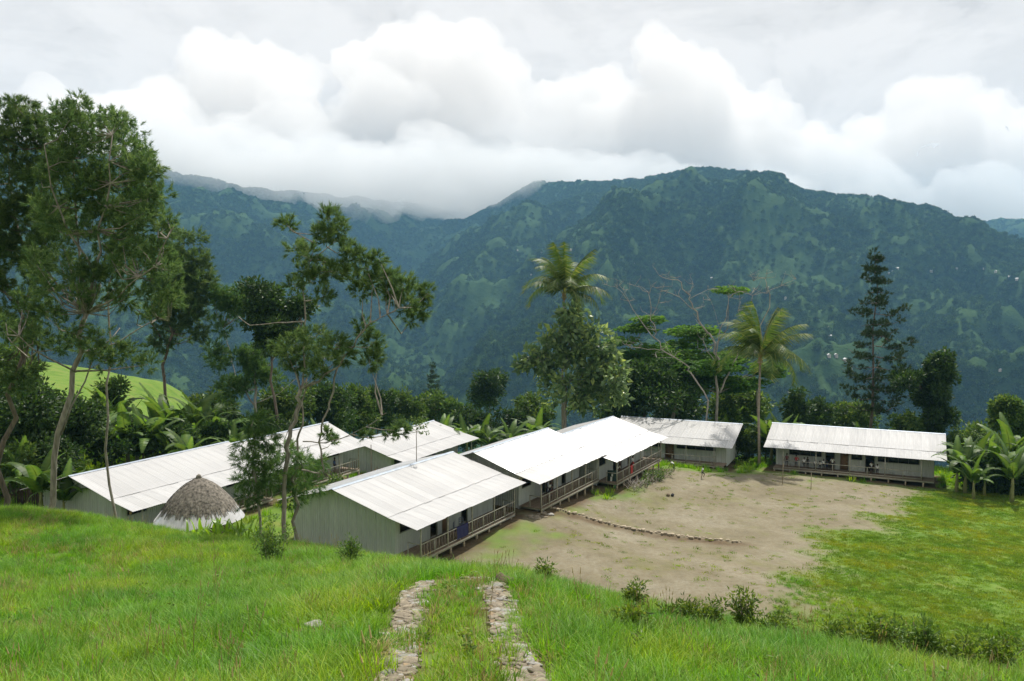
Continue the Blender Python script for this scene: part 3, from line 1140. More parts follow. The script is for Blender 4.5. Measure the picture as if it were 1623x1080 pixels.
def crown_mesh(name, clumps, kind, mat, seed=0, dens=1.0, ln=.3, wd=.1, sub=.33, droop=.3, per=40):
    """clumps: (centre, rx, ry, rz). Each clump is broken into sub-clumps of leaves or needles"""
    rng = np.random.default_rng(seed)
    Vs, Fs, vals, n0 = [], [], [], 0
    for c, rx, ry, rz in clumps:
        vol = rx * ry * rz
        rs = sub * (vol ** (1 / 3)) ** .5 * (.72 if kind == 'needle' else 1)
        ns = max(3, int(dens * (2.6 if kind == 'needle' else 5) * (vol / rs ** 3) ** .72))
        o = in_ball(ns, rng, .45)
        sc = np.array(c)[None] + o * np.array([[rx, ry, rz]])
        tone = rng.normal(0, .13, ns)
        m = int(per * (.72 if kind == 'needle' else .8))
        k = np.repeat(np.arange(ns), m)
        d = in_ball(len(k), rng, .2)
        size = rs * (.65 + .7 * rng.random(ns))[k][:, None]
        if kind == 'needle':
            A = o * .9 + np.array([[.18, 0, .5 - droop * .5]]) + rng.normal(0, .4, (ns, 3))
            A /= np.linalg.norm(A, axis=1)[:, None]
            tt = rng.random((len(k), 1))
            ctr = sc[k] + A[k] * tt * size * 1.5 + d * size * .10
            out = A[k] * (.55 + .5 * tt) + d * .75 + np.array([[0, 0, -droop * .45]]) * rng.random((len(k), 1))
            v = np.clip(.45 + tone[k] + rng.normal(0, .16, len(k)), 0, 1)
            V, F, a = needle_tris(ctr, out, ln, wd, rng, v)
        elif kind == 'feather':
            ctr = sc[k] + d * size * np.array([[1.5, 1.5, .18]])
            out = d * np.array([[1, 1, .15]]) + np.array([[0, 0, -.1]])
            v = np.clip(.5 + tone[k] + rng.normal(0, .15, len(k)), 0, 1)
            V, F, a = leaf_quads(ctr, out, ln, wd, rng, v, .05)
        else:
            ctr = sc[k] + d * size
            out = d + o[k] * .5 + np.array([[0, 0, .15 - droop * .8]]) + rng.normal(0, .35, (len(k), 3))
            v = np.clip(.42 + tone[k] + rng.normal(0, .2, len(k)), 0, 1)
            V, F, a = leaf_quads(ctr, out, ln, wd, rng, v)
        Vs.append(V)
        Fs.append(F + n0)
        vals.append(a)
        n0 += len(V)
    return mesh_np(name, np.concatenate(Vs), np.concatenate(Fs), mat, False, np.concatenate(vals))


def scatter(name, base_mesh, protos, density, smin, smax, attr=None, tilt=.15, seed=1, lean=(0, 0)):
    """one object of countless pieces: instances of a few prototypes spread over a sheet (geometry nodes)"""
    coll = bpy.data.collections.new(name + '_kinds')
    for me in protos:
        coll.objects.link(bpy.data.objects.new(me.name, me))
    ng = bpy.data.node_groups.new(name + '_spread', 'GeometryNodeTree')
    ng.interface.new_socket('Geometry', in_out='INPUT', socket_type='NodeSocketGeometry')
    ng.interface.new_socket('Geometry', in_out='OUTPUT', socket_type='NodeSocketGeometry')
    N, L = ng.nodes.new, ng.links.new
    gi, go = N('NodeGroupInput'), N('NodeGroupOutput')
    dp = N('GeometryNodeDistributePointsOnFaces')
    dp.distribute_method = 'RANDOM'
    dp.inputs['Seed'].default_value = seed
    L(gi.outputs[0], dp.inputs['Mesh'])
    if attr:
        na = N('GeometryNodeInputNamedAttribute')
        na.data_type = 'FLOAT'
        na.inputs['Name'].default_value = attr
        mu = N('ShaderNodeMath')
        mu.operation = 'MULTIPLY'
        mu.inputs[1].default_value = density
        L(na.outputs['Attribute'], mu.inputs[0])
        L(mu.outputs[0], dp.inputs['Density'])
    else:
        dp.inputs['Density'].default_value = density
    ci = N('GeometryNodeCollectionInfo')
    ci.inputs['Collection'].default_value = coll
    ci.inputs['Separate Children'].default_value = True
    ci.inputs['Reset Children'].default_value = True
    ip = N('GeometryNodeInstanceOnPoints')
    ip.inputs['Pick Instance'].default_value = True
    L(dp.outputs['Points'], ip.inputs['Points'])
    L(ci.outputs[0], ip.inputs['Instance'])
    rv = N('FunctionNodeRandomValue')
    rv.data_type = 'FLOAT_VECTOR'
    rv.inputs['Min'].default_value = (-tilt + lean[0], -tilt + lean[1], 0)
    rv.inputs['Max'].default_value = (tilt + lean[0], tilt + lean[1], 6.283)
    rs = N('FunctionNodeRandomValue')
    rs.data_type = 'FLOAT'
    rs.inputs[2].default_value = smin
    rs.inputs[3].default_value = smax
    rs.inputs['Seed'].default_value = 5
    L(rv.outputs[0], ip.inputs['Rotation'])
    L(rs.outputs[1], ip.inputs['Scale'])
    L(ip.outputs[0], go.inputs[0])
    o = obj(name, base_mesh)
    md = o.modifiers.new('spread', 'NODES')
    md.node_group = ng
    return o


def sub_sheet(name, xs, ys, zf, dens, mat):
    return grid_mesh(name, xs, ys, zf, mat, True, lambda x, y: {'dens': dens(x, y)})


# woods on the far slopes: tree crowns by the ten thousand
def far_woods():
    protos = []
    for k in range(5):
        rng = np.random.default_rng(50 + k)
        cl = [((0, 0, 5.5), 4.2, 4.2, 3.4), ((rng.normal(0, 2), rng.normal(0, 2), 7.5), 2.6, 2.6, 2.2), ((rng.normal(0, 3), rng.normal(0, 3), 4), 3, 3, 2)]
        me = crown_mesh('far_tree', cl, 'leaf', M['far_leaf'], 60 + k, .55, 2.0, 1.5, .9, .2, 9)
        protos.append(me)
    def dens(x, y):
        w = np.maximum(0.03, 1 - 1.05 * clear_relief_mask(x, y)) * (.6 + .55 * (clear_relief_mask(x, y) < .12))
        w *= .5 + .9 * fbm(x / 130, y / 130, 3, 77)
        return w
    A = np.radians(np.linspace(-45, 45, 150))
    Rr = np.geomspace(240, 4600, 150)
    X = (Rr[:, None] * np.sin(A)[None]).ravel()
    Y = (Rr[:, None] * np.cos(A)[None]).ravel()
    V = np.c_[X, Y, ground_z(X, Y) - 1.0]
    na, nr = 150, 150
    i = (np.arange(nr - 1)[:, None] * na + np.arange(na - 1)[None]).ravel()
    F = np.c_[i, i + na, i + na + 1, i + 1]
    rr = np.hypot(X, Y)
    d = dens(X, Y) * np.clip(1.25 - rr / 6000, .5, 1) * np.where((rr < 270) & (X < -40), .05, 1)
    me = mesh_np('far_woods', V, F, M['far_leaf'], True, {'dens': d})
    o = scatter('far_woods', me, protos, .024, .25, 1.2, 'dens', .15, 3)
    tag(o, 'dark green woods covering the far mountain slopes', 'woods', kind='stuff')


M['far_leaf'] = leafy('far_wood_leaves', (.018, .044, .014), (.048, .094, .026), (.125, .175, .046), .2, .8, .1, orand=.55)
far_woods()

# ------------------------------------------------------------------ air
def haze():
    m = bpy.data.materials.new('blue_air')
    m.use_nodes = True
    nt = m.node_tree
    nt.nodes.clear()
    out = nt.nodes.new('ShaderNodeOutputMaterial')
    v = nt.nodes.new('ShaderNodeVolumePrincipled')
    v.inputs['Color'].default_value = (.31, .66, 1.0, 1)
    v.inputs['Density'].default_value = HAZE
    v.inputs['Anisotropy'].default_value = .0
    nt.links.new(v.outputs[0], out.inputs['Volume'])
    o = MB().box((-7000, -300, -700), (7500, 8800, 660)).build('haze', m)
    tag(o, 'thin blue haze filling the valley air', 'haze', kind='stuff')


HAZE = .000085
haze()


def cloud_bank():
    m = bpy.data.materials.new('cloud_vapour')
    m.use_nodes = True
    nt = m.node_tree
    nt.nodes.clear()
    out = nt.nodes.new('ShaderNodeOutputMaterial')
    v = nt.nodes.new('ShaderNodeVolumePrincipled')
    v.inputs['Color'].default_value = (.912, .902, .893, 1)
    v.inputs['Density'].default_value = CLOUD
    nt.links.new(v.outputs[0], out.inputs['Volume'])
    rng = np.random.default_rng(77)
    # balls of vapour: a low sheet over the tops, heaps rising out of it
    balls = []
    poly = np.array([(-4300, 2700), (-1700, 2600), (-700, 3050), (100, 3350), (520, 3750), (1300, 4050), (2200, 4450), (4500, 4400), (4500, 6600), (-4300, 6600)])
    x, y = rng.uniform(-4300, 4500, 900), rng.uniform(2600, 6600, 900)
    d = poly_dist(x, y, poly)
    for k in np.nonzero(d > 60)[0]:
        r = rng.uniform(150, 330) * min(1, .45 + d[k] / 900)
        balls.append((x[k], y[k], 470 + (y[k] - 3000) * .03 + rng.normal(0, 35), r, .55))

    def heap(cx, cy, w, dp, top, n):
        for _ in range(n):
            u, q = rng.normal(0, .45), rng.normal(0, .45)
            hgt = max(0, 1 - (u * u + q * q) * .9) * rng.random() ** .55
            balls.append((cx + u * w, cy + q * dp, 480 + (top - 480) * hgt, rng.uniform(130, 300) * (1.15 - .45 * hgt), .92))
    heap(850, 5300, 900, 700, 1550, 90)
    heap(1500, 5200, 700, 600, 1150, 55)
    heap(2750, 5300, 700, 600, 1300, 60)
    heap(3700, 5000, 700, 600, 900, 40)
    heap(-500, 5400, 900, 700, 1750, 90)
    heap(-1700, 5300, 900, 700, 1500, 80)
    heap(-2100, 4600, 1000, 700, 1000, 60)
    heap(-3300, 4200, 900, 600, 1000, 45)
    u = 10
    w = 6
    sv = [(0, 0, 1)] + [(math.sin(math.pi * i / w) * math.cos(6.283 * j / u), math.sin(math.pi * i / w) * math.sin(6.283 * j / u), math.cos(math.pi * i / w)) for i in range(1, w) for j in range(u)] + [(0, 0, -1)]
    sv = np.array(sv)
    qf = np.array([(1 + i * u + j, 1 + (i + 1) * u + j, 1 + (i + 1) * u + (j + 1) % u, 1 + i * u + (j + 1) % u) for i in range(w - 2) for j in range(u)])
    last = len(sv) - 1
    tf = np.array([(0, 1 + j, 1 + (j + 1) % u) for j in range(u)] + [(last, 1 + (w - 2) * u + (j + 1) % u, 1 + (w - 2) * u + j) for j in range(u)])
    V = np.concatenate([np.array([[bx, by, bz]]) + sv * np.array([[r, r, r * sq]]) for bx, by, bz, r, sq in balls])
    off = np.arange(len(balls))[:, None, None] * len(sv)
    me = mesh_np('cloud_bank', V, [(qf[None] + off).reshape(-1, 4), (tf[None] + off).reshape(-1, 3)], m, True)
    o = obj('cloud_bank', me)
    rm = o.modifiers.new('melt', 'REMESH')
    rm.mode = 'VOXEL'
    rm.voxel_size = 36
    rm.use_smooth_shade = True
    sm = o.modifiers.new('soften', 'SMOOTH')
    sm.iterations = 1
    for nm, sc, st in (('billow', 260, 240), ('curl', 90, 110)):
        tx = bpy.data.textures.new(nm, 'CLOUDS')
        tx.noise_scale = sc
        tx.noise_depth = 3
        dm = o.modifiers.new(nm, 'DISPLACE')
        dm.texture = tx
        dm.texture_coords = 'LOCAL'
        dm.mid_level = .5
        dm.strength = st
    tag(o, 'low white cloud bank lying over the mountain tops', 'cloud', kind='stuff')


CLOUD = .0036
cloud_bank()

# ------------------------------------------------------------------ trees
def jitter_line(pts, amp, rng, sub=3):
    """a limb's polyline with extra points and some wobble"""
    out = []
    for a, b in zip(pts[:-1], pts[1:]):
        for k in range(sub):
            t = k / sub
            p = a.lerp(b, t)
            if k or out:
                p = p + Vector(rng.normal(0, amp, 3))
            out.append(p)
    out.append(pts[-1])
    return out


def tree(name, label, base, limbs, clumps, kind, mat, bark, seed, group=None, cat='tree', dens=1.0, ln=.3, wd=.1, sub=.33, droop=.3, per=40, twigs=0, crown_name='crown'):
    """limbs: list of (points, r0, r1); clumps: (centre, rx, ry, rz), all in world space"""
    rng = np.random.default_rng(seed)
    root = thing(name, label, cat, base, 0, group)
    inv = -Vector(base)
    mb = MB()
    ends = []
    for pts, r0, r1 in limbs:
        pts = [Vector(p) + inv for p in pts]
        pl = jitter_line(pts, (pts[0] - pts[-1]).length * .008, rng)
        rad = [r0 + (r1 - r0) * (k / (len(pl) - 1)) ** .8 for k in range(len(pl))]
        mb.tube(pl, rad, 8 if r0 > .12 else 5)
        ends += pl[len(pl) // 2:]
    # boughs reaching from the limbs into the leaf clumps
    for c, rx, ry, rz in clumps:
        c = Vector(c) + inv
        if ends:
            below = [e for e in ends if e.z < c.z + .3] or ends
            e = min(below, key=lambda q: (q - c).length)
            if (e - c).length > .3:
                mid = e.lerp(c, .55) + Vector((0, 0, -.12 * (e - c).length)) + Vector(rng.normal(0, .08 * (e - c).length, 3))
                r = .016 + .011 * (e - c).length
                mb.tube([e, mid, c], [r, r * .65, r * .25], 5, cap=False)
        for _ in range(twigs):
            d = Vector(rng.normal(0, 1, 3))
            d.normalize()
            mb.tube([c, c + Vector((d.x * rx, d.y * ry, d.z * rz)) * .8], [.014, .005], 4, cap=False)
    mb.build('trunk', bark, root, smooth=True)
    if clumps:
        cl = [(Vector(c) + inv, rx, ry, rz) for c, rx, ry, rz in clumps]
        obj(crown_name, crown_mesh(crown_name, cl, kind, mat, seed, dens, ln, wd, sub, droop, per), root)
    return root


def clumps_px(lst, D, seed, depth=.9):
    """leaf clumps given as photo position and radius (px) at distance D, spread in depth by their own size"""
    rng = np.random.default_rng(seed)
    out = []
    for px, py, rx, rz in lst:
        k = D / F_PX
        ry = (rx + rz) * .5 * k
        d = D + rng.normal(0, depth) * max(ry, .6)
        q = P(px, py, d)
        out.append((tuple(q), rx * k, ry, rz * k))
    return out


def limb_px(lst, D, r0, r1, dd=0.0):
    n = len(lst)
    return [P(px, py, D + dd * k / max(1, n - 1)) for k, (px, py) in enumerate(lst)], r0, r1


def ground_at(px, D):
    q = P(px, 600, D)
    return Vector((q.x, D, gz(q.x, D)))


def px_tree(name, label, D, foot_px, limbs, clumps, **k):
    b = ground_at(foot_px, D)
    lm = []
    for i, (pl, r0, r1, dd) in enumerate(limbs):
        pts, a, c = limb_px(pl, D, r0, r1, dd)
        if i == 0:
            pts = [b - Vector((0, 0, .3))] + pts
        lm.append((pts, a, c))
    return tree(name, label, b, lm, clumps_px(clumps, D, k['seed']), **{q: v for q, v in k.items()})


def fill_px(boxes, r, seed, keep=1.0):
    """many clumps over photo-space ellipses (cx, cy, rx, ry, n)"""
    rng = np.random.default_rng(seed)
    out = []
    for cx, cy, ex, ey, n in boxes:
        for _ in range(n):
            a, q = rng.random() * 6.283, rng.random() ** .5
            s = r * (.65 + .7 * rng.random())
            out.append((cx + ex * q * math.cos(a), cy + ey * q * math.sin(a), s * 1.15, s * .8))
    return out


# --- the tall feathery trees at the left edge of the slope
px_tree('feathery_tree', 'tall feathery tree with a forked pale trunk rising beside the classroom block gable', 37.5, 76,
        [([(78, 800), (97, 690), (118, 590), (137, 497)], .15, .10, 0),
         ([(137, 497), (150, 430), (165, 330), (178, 215)], .085, .025, -1),
         ([(137, 497), (125, 400), (118, 280), (120, 180)], .075, .02, 1.5),
         ([(137, 497), (185, 470), (245, 425), (275, 360)], .06, .02, -2),
         ([(126, 560), (185, 545), (250, 505)], .055, .02, 2),
         ([(121, 590), (60, 560), (15, 520)], .05, .02, -2),
         ([(97, 690), (150, 560), (190, 520)], .05, .02, 2.5),
         ([(150, 430), (90, 330), (70, 230)], .07, .02, -2)],
        fill_px([(112, 185, 34, 24, 8), (180, 205, 24, 26, 5), (140, 250, 66, 38, 14), (205, 290, 62, 46, 16), (120, 330, 70, 50, 13), (240, 360, 44, 54, 13), (190, 410, 60, 44, 10), (258, 430, 30, 40, 8), (95, 420, 50, 46, 12), (225, 470, 50, 30, 8), (170, 480, 40, 30, 5), (112, 185, 40, 30, 6), (150, 300, 100, 110, 40), (60, 520, 60, 40, 10), (170, 540, 70, 40, 8), (215, 560, 40, 26, 4), (120, 470, 90, 50, 14)], 13, 5),
        kind='needle', mat=M['needle'], bark=M['bark'], seed=101, dens=2.1, ln=.20, wd=.030, sub=.46, per=48, droop=.35, group=None)
px_tree('feathery_tree', 'leaning feathery tree with a dark trunk and a dense high crown', 44, -6,
        [([(2, 690), (22, 590), (40, 510), (62, 400), (75, 290), (72, 200)], .16, .035, 0),
         ([(40, 510), (5, 430), (-40, 380)], .09, .03, 1), ([(62, 400), (100, 340), (120, 310)], .07, .02, -2), ([(50, 440), (20, 330), (12, 220)], .09, .03, 2)],
        fill_px([(20, 190, 44, 34, 11), (60, 250, 50, 50, 13), (0, 280, 50, 60, 14), (45, 350, 56, 50, 13), (-5, 400, 50, 50, 10), (70, 440, 50, 40, 7), (10, 480, 40, 50, 8), (35, 300, 70, 130, 34), (30, 560, 60, 50, 12)], 14, 6),
        kind='needle', mat=M['needle'], bark=M['bark_dark'], seed=102, dens=2.1, ln=.23, wd=.034, sub=.46, per=48, droop=.35)
px_tree('feathery_tree', 'slim feathery tree with a long thin stem behind the forked one', 52, 178,
        [([(172, 700), (168, 560), (176, 420), (190, 300), (196, 200)], .10, .02, 0), ([(176, 430), (215, 360), (240, 300)], .06, .02, -1)],
        fill_px([(196, 205, 18, 26, 6), (206, 250, 32, 30, 8), (240, 320, 30, 40, 9), (196, 330, 36, 40, 8), (215, 400, 40, 40, 9), (206, 300, 40, 90, 14)], 13, 7),
        kind='needle', mat=M['needle_light'], bark=M['bark'], seed=103, dens=1.9, ln=.25, wd=.034, sub=.48, per=42)
px_tree('dark_needle_tree', 'dark rounded needle tree with a crooked bare trunk behind the hut-side roof', 92, 262,
        [([(264, 650), (258, 580), (272, 530), (250, 480)], .2, .12, 0), ([(250, 480), (272, 440), (285, 400)], .16, .04, 1), ([(258, 540), (235, 505), (215, 490)], .10, .04, -1), ([(272, 530), (300, 500)], .09, .04, 1)],
        fill_px([(285, 400, 26, 26, 8), (300, 450, 34, 44, 16), (255, 440, 24, 36, 8), (285, 510, 42, 34, 12), (318, 470, 20, 40, 8), (245, 550, 22, 18, 4), (295, 460, 42, 90, 26)], 12, 8),
        kind='needle', mat=M['needle'], bark=M['bark_dark'], seed=104, dens=2.0, ln=.38, wd=.065, sub=.55, per=44)

# --- the leaning tree in front of the long left building and its neighbours
px_tree('leaning_casuarina', 'slender casuarina with open tufted boughs and one long limb leaning over the roofs', 36, 449,
        [([(449, 800), (456, 720), (462, 680), (473, 640), (476, 618)], .115, .085, 0),
         ([(476, 618), (481, 580), (483, 520), (481, 460), (492, 410), (505, 350)], .06, .015, 1),
         ([(476, 618), (506, 606), (537, 580), (560, 548), (580, 518), (608, 505), (632, 488)], .065, .015, -1.5),
         ([(535, 582), (524, 640), (512, 665), (506, 700), (513, 745), (508, 750), (478, 745)], .045, .04, -.5),
         ([(480, 700), (515, 702), (555, 690), (590, 670), (612, 655)], .03, .01, -1),
         ([(481, 510), (440, 512), (395, 517), (378, 502)], .04, .015, 1),
         ([(490, 415), (520, 392), (545, 375)], .03, .01, 1), ([(497, 385), (470, 370), (455, 358)], .03, .01, -1),
         ([(472, 640), (450, 700), (436, 690)], .02, .008, 1)],
        [(524, 348, 14, 20), (515, 375, 15, 14), (538, 362, 9, 16), (506, 368, 8, 8), (455, 356, 14, 8), (468, 395, 13, 15), (488, 402, 12, 14), (508, 422, 15, 11), (530, 430, 18, 13), (500, 440, 13, 10), (552, 440, 16, 14),
         (562, 410, 15, 13), (580, 425, 16, 15), (590, 448, 13, 12), (606, 440, 13, 13), (575, 462, 13, 10), (480, 430, 11, 12), (466, 452, 12, 9), (512, 470, 12, 10), (548, 395, 14, 10), (600, 410, 8, 8),
         (622, 442, 12, 13), (640, 452, 14, 12), (660, 470, 15, 15), (645, 485, 14, 13), (670, 492, 11, 13), (625, 470, 13, 11), (655, 505, 12, 9), (678, 465, 8, 10), (612, 462, 10, 9),
         (575, 520, 12, 14), (590, 545, 13, 14), (585, 575, 10, 14), (598, 560, 8, 12),
         (470, 545, 20, 14), (500, 535, 20, 13), (530, 548, 20, 14), (455, 562, 16, 12), (485, 565, 22, 14), (515, 570, 22, 13), (545, 562, 14, 13), (500, 590, 18, 9), (468, 582, 14, 8), (440, 548, 10, 9),
         (635, 683, 10, 8), (618, 690, 8, 6), (520, 685, 8, 6), (580, 690, 7, 5), (528, 700, 7, 5)],
        kind='needle', mat=M['needle'], bark=M['bark'], seed=111, dens=3.0, ln=.20, wd=.027, sub=.40, per=50, droop=.2, twigs=2)
px_tree('young_casuarina', 'wispy young casuarina with light foliage beside the round hut', 35.5, 411,
        [([(411, 800), (404, 740), (402, 690), (405, 640)], .075, .02, 0)],
        [(398, 700, 22.4, 15.6), (412, 725, 25.2, 15.6), (390, 735, 18.2, 14.3), (405, 760, 25.2, 13), (420, 700, 16.8, 15.6), (385, 765, 14, 11.7), (405, 672, 12.6, 15.6), (425, 750, 19.6, 13), (395, 790, 16.8, 10.4)],
        kind='needle', mat=M['needle_light'], bark=M['bark'], seed=112, dens=3.2, ln=.24, wd=.022, sub=.42, per=44, droop=.9)
px_tree('young_casuarina', 'straight thin casuarina stem with drooping light sprays close behind the leaning one', 37.5, 467,
        [([(467, 800), (467, 760), (472, 700), (479, 655), (486, 600)], .10, .03, 0)],
        [(455, 735, 25.2, 18.2), (470, 762, 23.8, 15.6), (440, 760, 22.4, 15.6), (482, 735, 19.6, 15.6), (462, 790, 16.8, 11.7), (448, 712, 16.8, 13), (492, 770, 18.2, 11.7), (505, 735, 11.2, 10.4)],
        kind='needle', mat=M['needle_light'], bark=M['bark'], seed=113, dens=3.2, ln=.24, wd=.022, sub=.42, per=44, droop=.9)
px_tree('spreading_tree', 'spreading light-barked tree with tufted foliage behind the long roof beside the thatched hut', 92, 404,
        [([(405, 650), (405, 600), (402, 560)], .20, .10, 0), ([(405, 645), (385, 615), (373, 600), (366, 560), (354, 520)], .10, .03, 2), ([(405, 600), (430, 575), (440, 560)], .07, .03, -1), ([(405, 640), (440, 625), (470, 600)], .07, .02, 1)],
        fill_px([(360, 500, 26, 28, 9), (355, 470, 16, 16, 4), (395, 572, 26, 18, 8), (425, 600, 24, 20, 6), (372, 620, 26, 16, 6), (345, 560, 14, 20, 4)], 13, 9),
        kind='needle', mat=M['needle_light'], bark=M['dead_wood'], seed=114, dens=2.6, ln=.36, wd=.05, sub=.52, per=44)
px_tree('glossy_tree', 'dark glossy broad-leaved tree rising behind the casuarina boughs', 88, 440,
        [([(438, 650), (432, 580), (425, 520), (415, 470)], .2, .05, 0), ([(430, 570), (460, 540), (478, 515)], .08, .03, -1)],
        fill_px([(412, 470, 24, 20, 7), (425, 505, 34, 22, 9), (465, 505, 34, 24, 9), (440, 540, 40, 20, 7)], 14, 10),
        kind='leaf', mat=M['broad'], bark=M['bark_dark'], seed=115, dens=1.1, ln=.42, wd=.24, sub=.6, per=26)

# --- trees beyond the far buildings
px_tree('breadfruit_tree', 'large-leaved breadfruit tree behind the glaring far roof', 104, 897,
        [([(897, 640), (895, 600), (905, 540), (908, 500)], .26, .07, 0), ([(896, 620), (880, 580), (850, 570)], .11, .03, -1), ([(897, 610), (930, 580), (960, 565)], .11, .03, 1), ([(925, 640), (930, 600), (945, 560)], .11, .04, 1), ([(896, 600), (920, 600), (925, 590)], .1, .05, 0)],
        fill_px([(905, 508, 28, 18, 9), (885, 542, 44, 24, 14), (938, 552, 38, 28, 13), (850, 570, 30, 14, 8), (905, 585, 66, 26, 20), (962, 590, 28, 24, 9), (940, 622, 46, 24, 11), (900, 630, 40, 20, 7)], 11.5, 11),
        kind='leaf', mat=M['breadfruit'], bark=M['bark'], seed=120, dens=.30, ln=.95, wd=.50, sub=.60, per=13, droop=.3)
px_tree('feathery_canopy_tree', 'flat-topped tree of bright ferny foliage layers under the bare dead limbs', 118, 1060,
        [([(1070, 640), (1065, 600), (1050, 560)], .3, .15, 0), ([(1065, 600), (1110, 560), (1140, 540)], .12, .04, 2), ([(1065, 600), (1020, 570), (985, 540)], .12, .04, -2)],
        [(1008, 520, 21, 7), (1027, 506, 21, 7), (1016, 521, 21, 7), (985, 540, 24, 7), (1094, 545, 32, 10), (1101, 527, 32, 10), (1102, 525, 32, 10), (1088, 565, 37, 12), (1046, 567, 37, 12), (1044, 556, 37, 12), (1142, 567, 22, 9), (1147, 565, 22, 9), (1137, 570, 22, 9), (1017, 582, 39, 13), (1017, 591, 39, 13), (1047, 575, 39, 13), (1122, 582, 37, 13), (1090, 598, 37, 13), (1082, 589, 37, 13), (985, 563, 19, 8), (1014, 574, 19, 8), (1008, 568, 19, 8), (1155, 460, 22, 6), (1140, 583, 31, 10), (1143, 569, 31, 10), (1138, 568, 31, 10), (1147, 604, 31, 10), (1176, 606, 31, 10), (1161, 613, 31, 10), (1079, 620, 37, 13), (1084, 609, 37, 13), (1056, 616, 37, 13), (1004, 613, 24, 12), (1002, 612, 24, 12), (1017, 608, 24, 12), (1213, 587, 18, 8), (1223, 590, 18, 8), (1216, 580, 18, 8)],
        kind='feather', mat=M['feather'], bark=M['bark'], seed=121, dens=1.6, ln=.55, wd=.26, sub=.7, per=46)
px_tree('glossy_tree', 'dark round-leaved tree low beside the breadfruit tree', 112, 1020,
        [([(1022, 650), (1022, 610), (1026, 590)], .25, .1, 0)],
        fill_px([(1025, 595, 30, 14, 8), (1040, 620, 42, 18, 12), (1000, 630, 30, 18, 8)], 15, 12),
        kind='leaf', mat=M['broad'], bark=M['bark_dark'], seed=122, dens=1.0, ln=.6, wd=.3, sub=.7, per=26)


def zpx(pts):
    return [(800 + x / 3.246, 370 + y / 3.246) for x, y in pts]


def dead(name, label, D, foot, limbs, seed):
    rng = np.random.default_rng(seed)
    b = ground_at(foot, D)
    lm = []
    for i, (pl, r0, r1, dd) in enumerate(limbs):
        pts, a, c = limb_px(zpx(pl), D, r0, r1, dd)
        if i == 0:
            pts = [b - Vector((0, 0, .3))] + pts
        lm.append((pts, a * .62, c * .8))
    for pts, r0, r1 in list(lm):          # bare twigs along the outer halves
        for k in range(len(pts) // 2, len(pts)):
            for _ in range(3):
                p = pts[k]
                q = p + Vector((rng.normal(0, .8), rng.normal(0, .8), abs(rng.normal(.3, .5))))
                w = q + Vector((rng.normal(0, .6), rng.normal(0, .6), rng.normal(.3, .4)))
                lm.append(([p, q, w], .034, .012))
    tree(name, label, b, lm, [], 'leaf', None, M['dead_wood'], seed)


dead('dead_tree', 'tall bare dead tree with bleached forked limbs beside the slimmer palm', 112, 1138,
     [([(1098, 850), (1090, 690), (1072, 565), (1010, 470), (965, 390), (945, 315), (885, 230), (795, 217)], .34, .05, 1),
      ([(965, 390), (900, 330), (775, 280)], .10, .03, -2), ([(945, 320), (970, 262)], .08, .02, 1), ([(955, 335), (1045, 290)], .07, .02, 2),
      ([(1108, 820), (1150, 725), (1210, 590), (1258, 430), (1275, 320)], .22, .04, 2), ([(1085, 660), (1110, 500), (1140, 430), (1150, 330), (1190, 300), (1270, 312)], .16, .03, -2),
      ([(1085, 660), (1045, 610), (1020, 550)], .10, .04, 2), ([(1240, 470), (1200, 400), (1210, 340)], .07, .02, 1), ([(1110, 500), (1060, 345)], .05, .02, -1)], 131)
dead('dead_tree', 'leaning dead tree with drooping bleached branches above the ferny canopy', 108, 1122,
     [([(1040, 850), (965, 725), (930, 672), (800, 602), (772, 500), (755, 425), (746, 310), (668, 270)], .20, .04, -1),
      ([(800, 602), (700, 590), (620, 575)], .08, .02, 1), ([(775, 545), (712, 470), (640, 350), (578, 276), (525, 265)], .11, .025, 2), ([(755, 425), (790, 360), (800, 300)], .06, .02, -1), ([(640, 350), (610, 290)], .05, .02, 0), ([(930, 672), (870, 640), (780, 640)], .05, .02, 1)], 132)
dead('dead_tree', 'dead twiggy snag poking up behind the slimmer palm', 120, 1214,
     [([(1300, 800), (1330, 560), (1350, 310), (1340, 230), (1280, 246)], .22, .03, 0), ([(1340, 232), (1346, 208)], .04, .02, 0), ([(1350, 300), (1420, 270), (1500, 235)], .07, .02, 1)], 133)


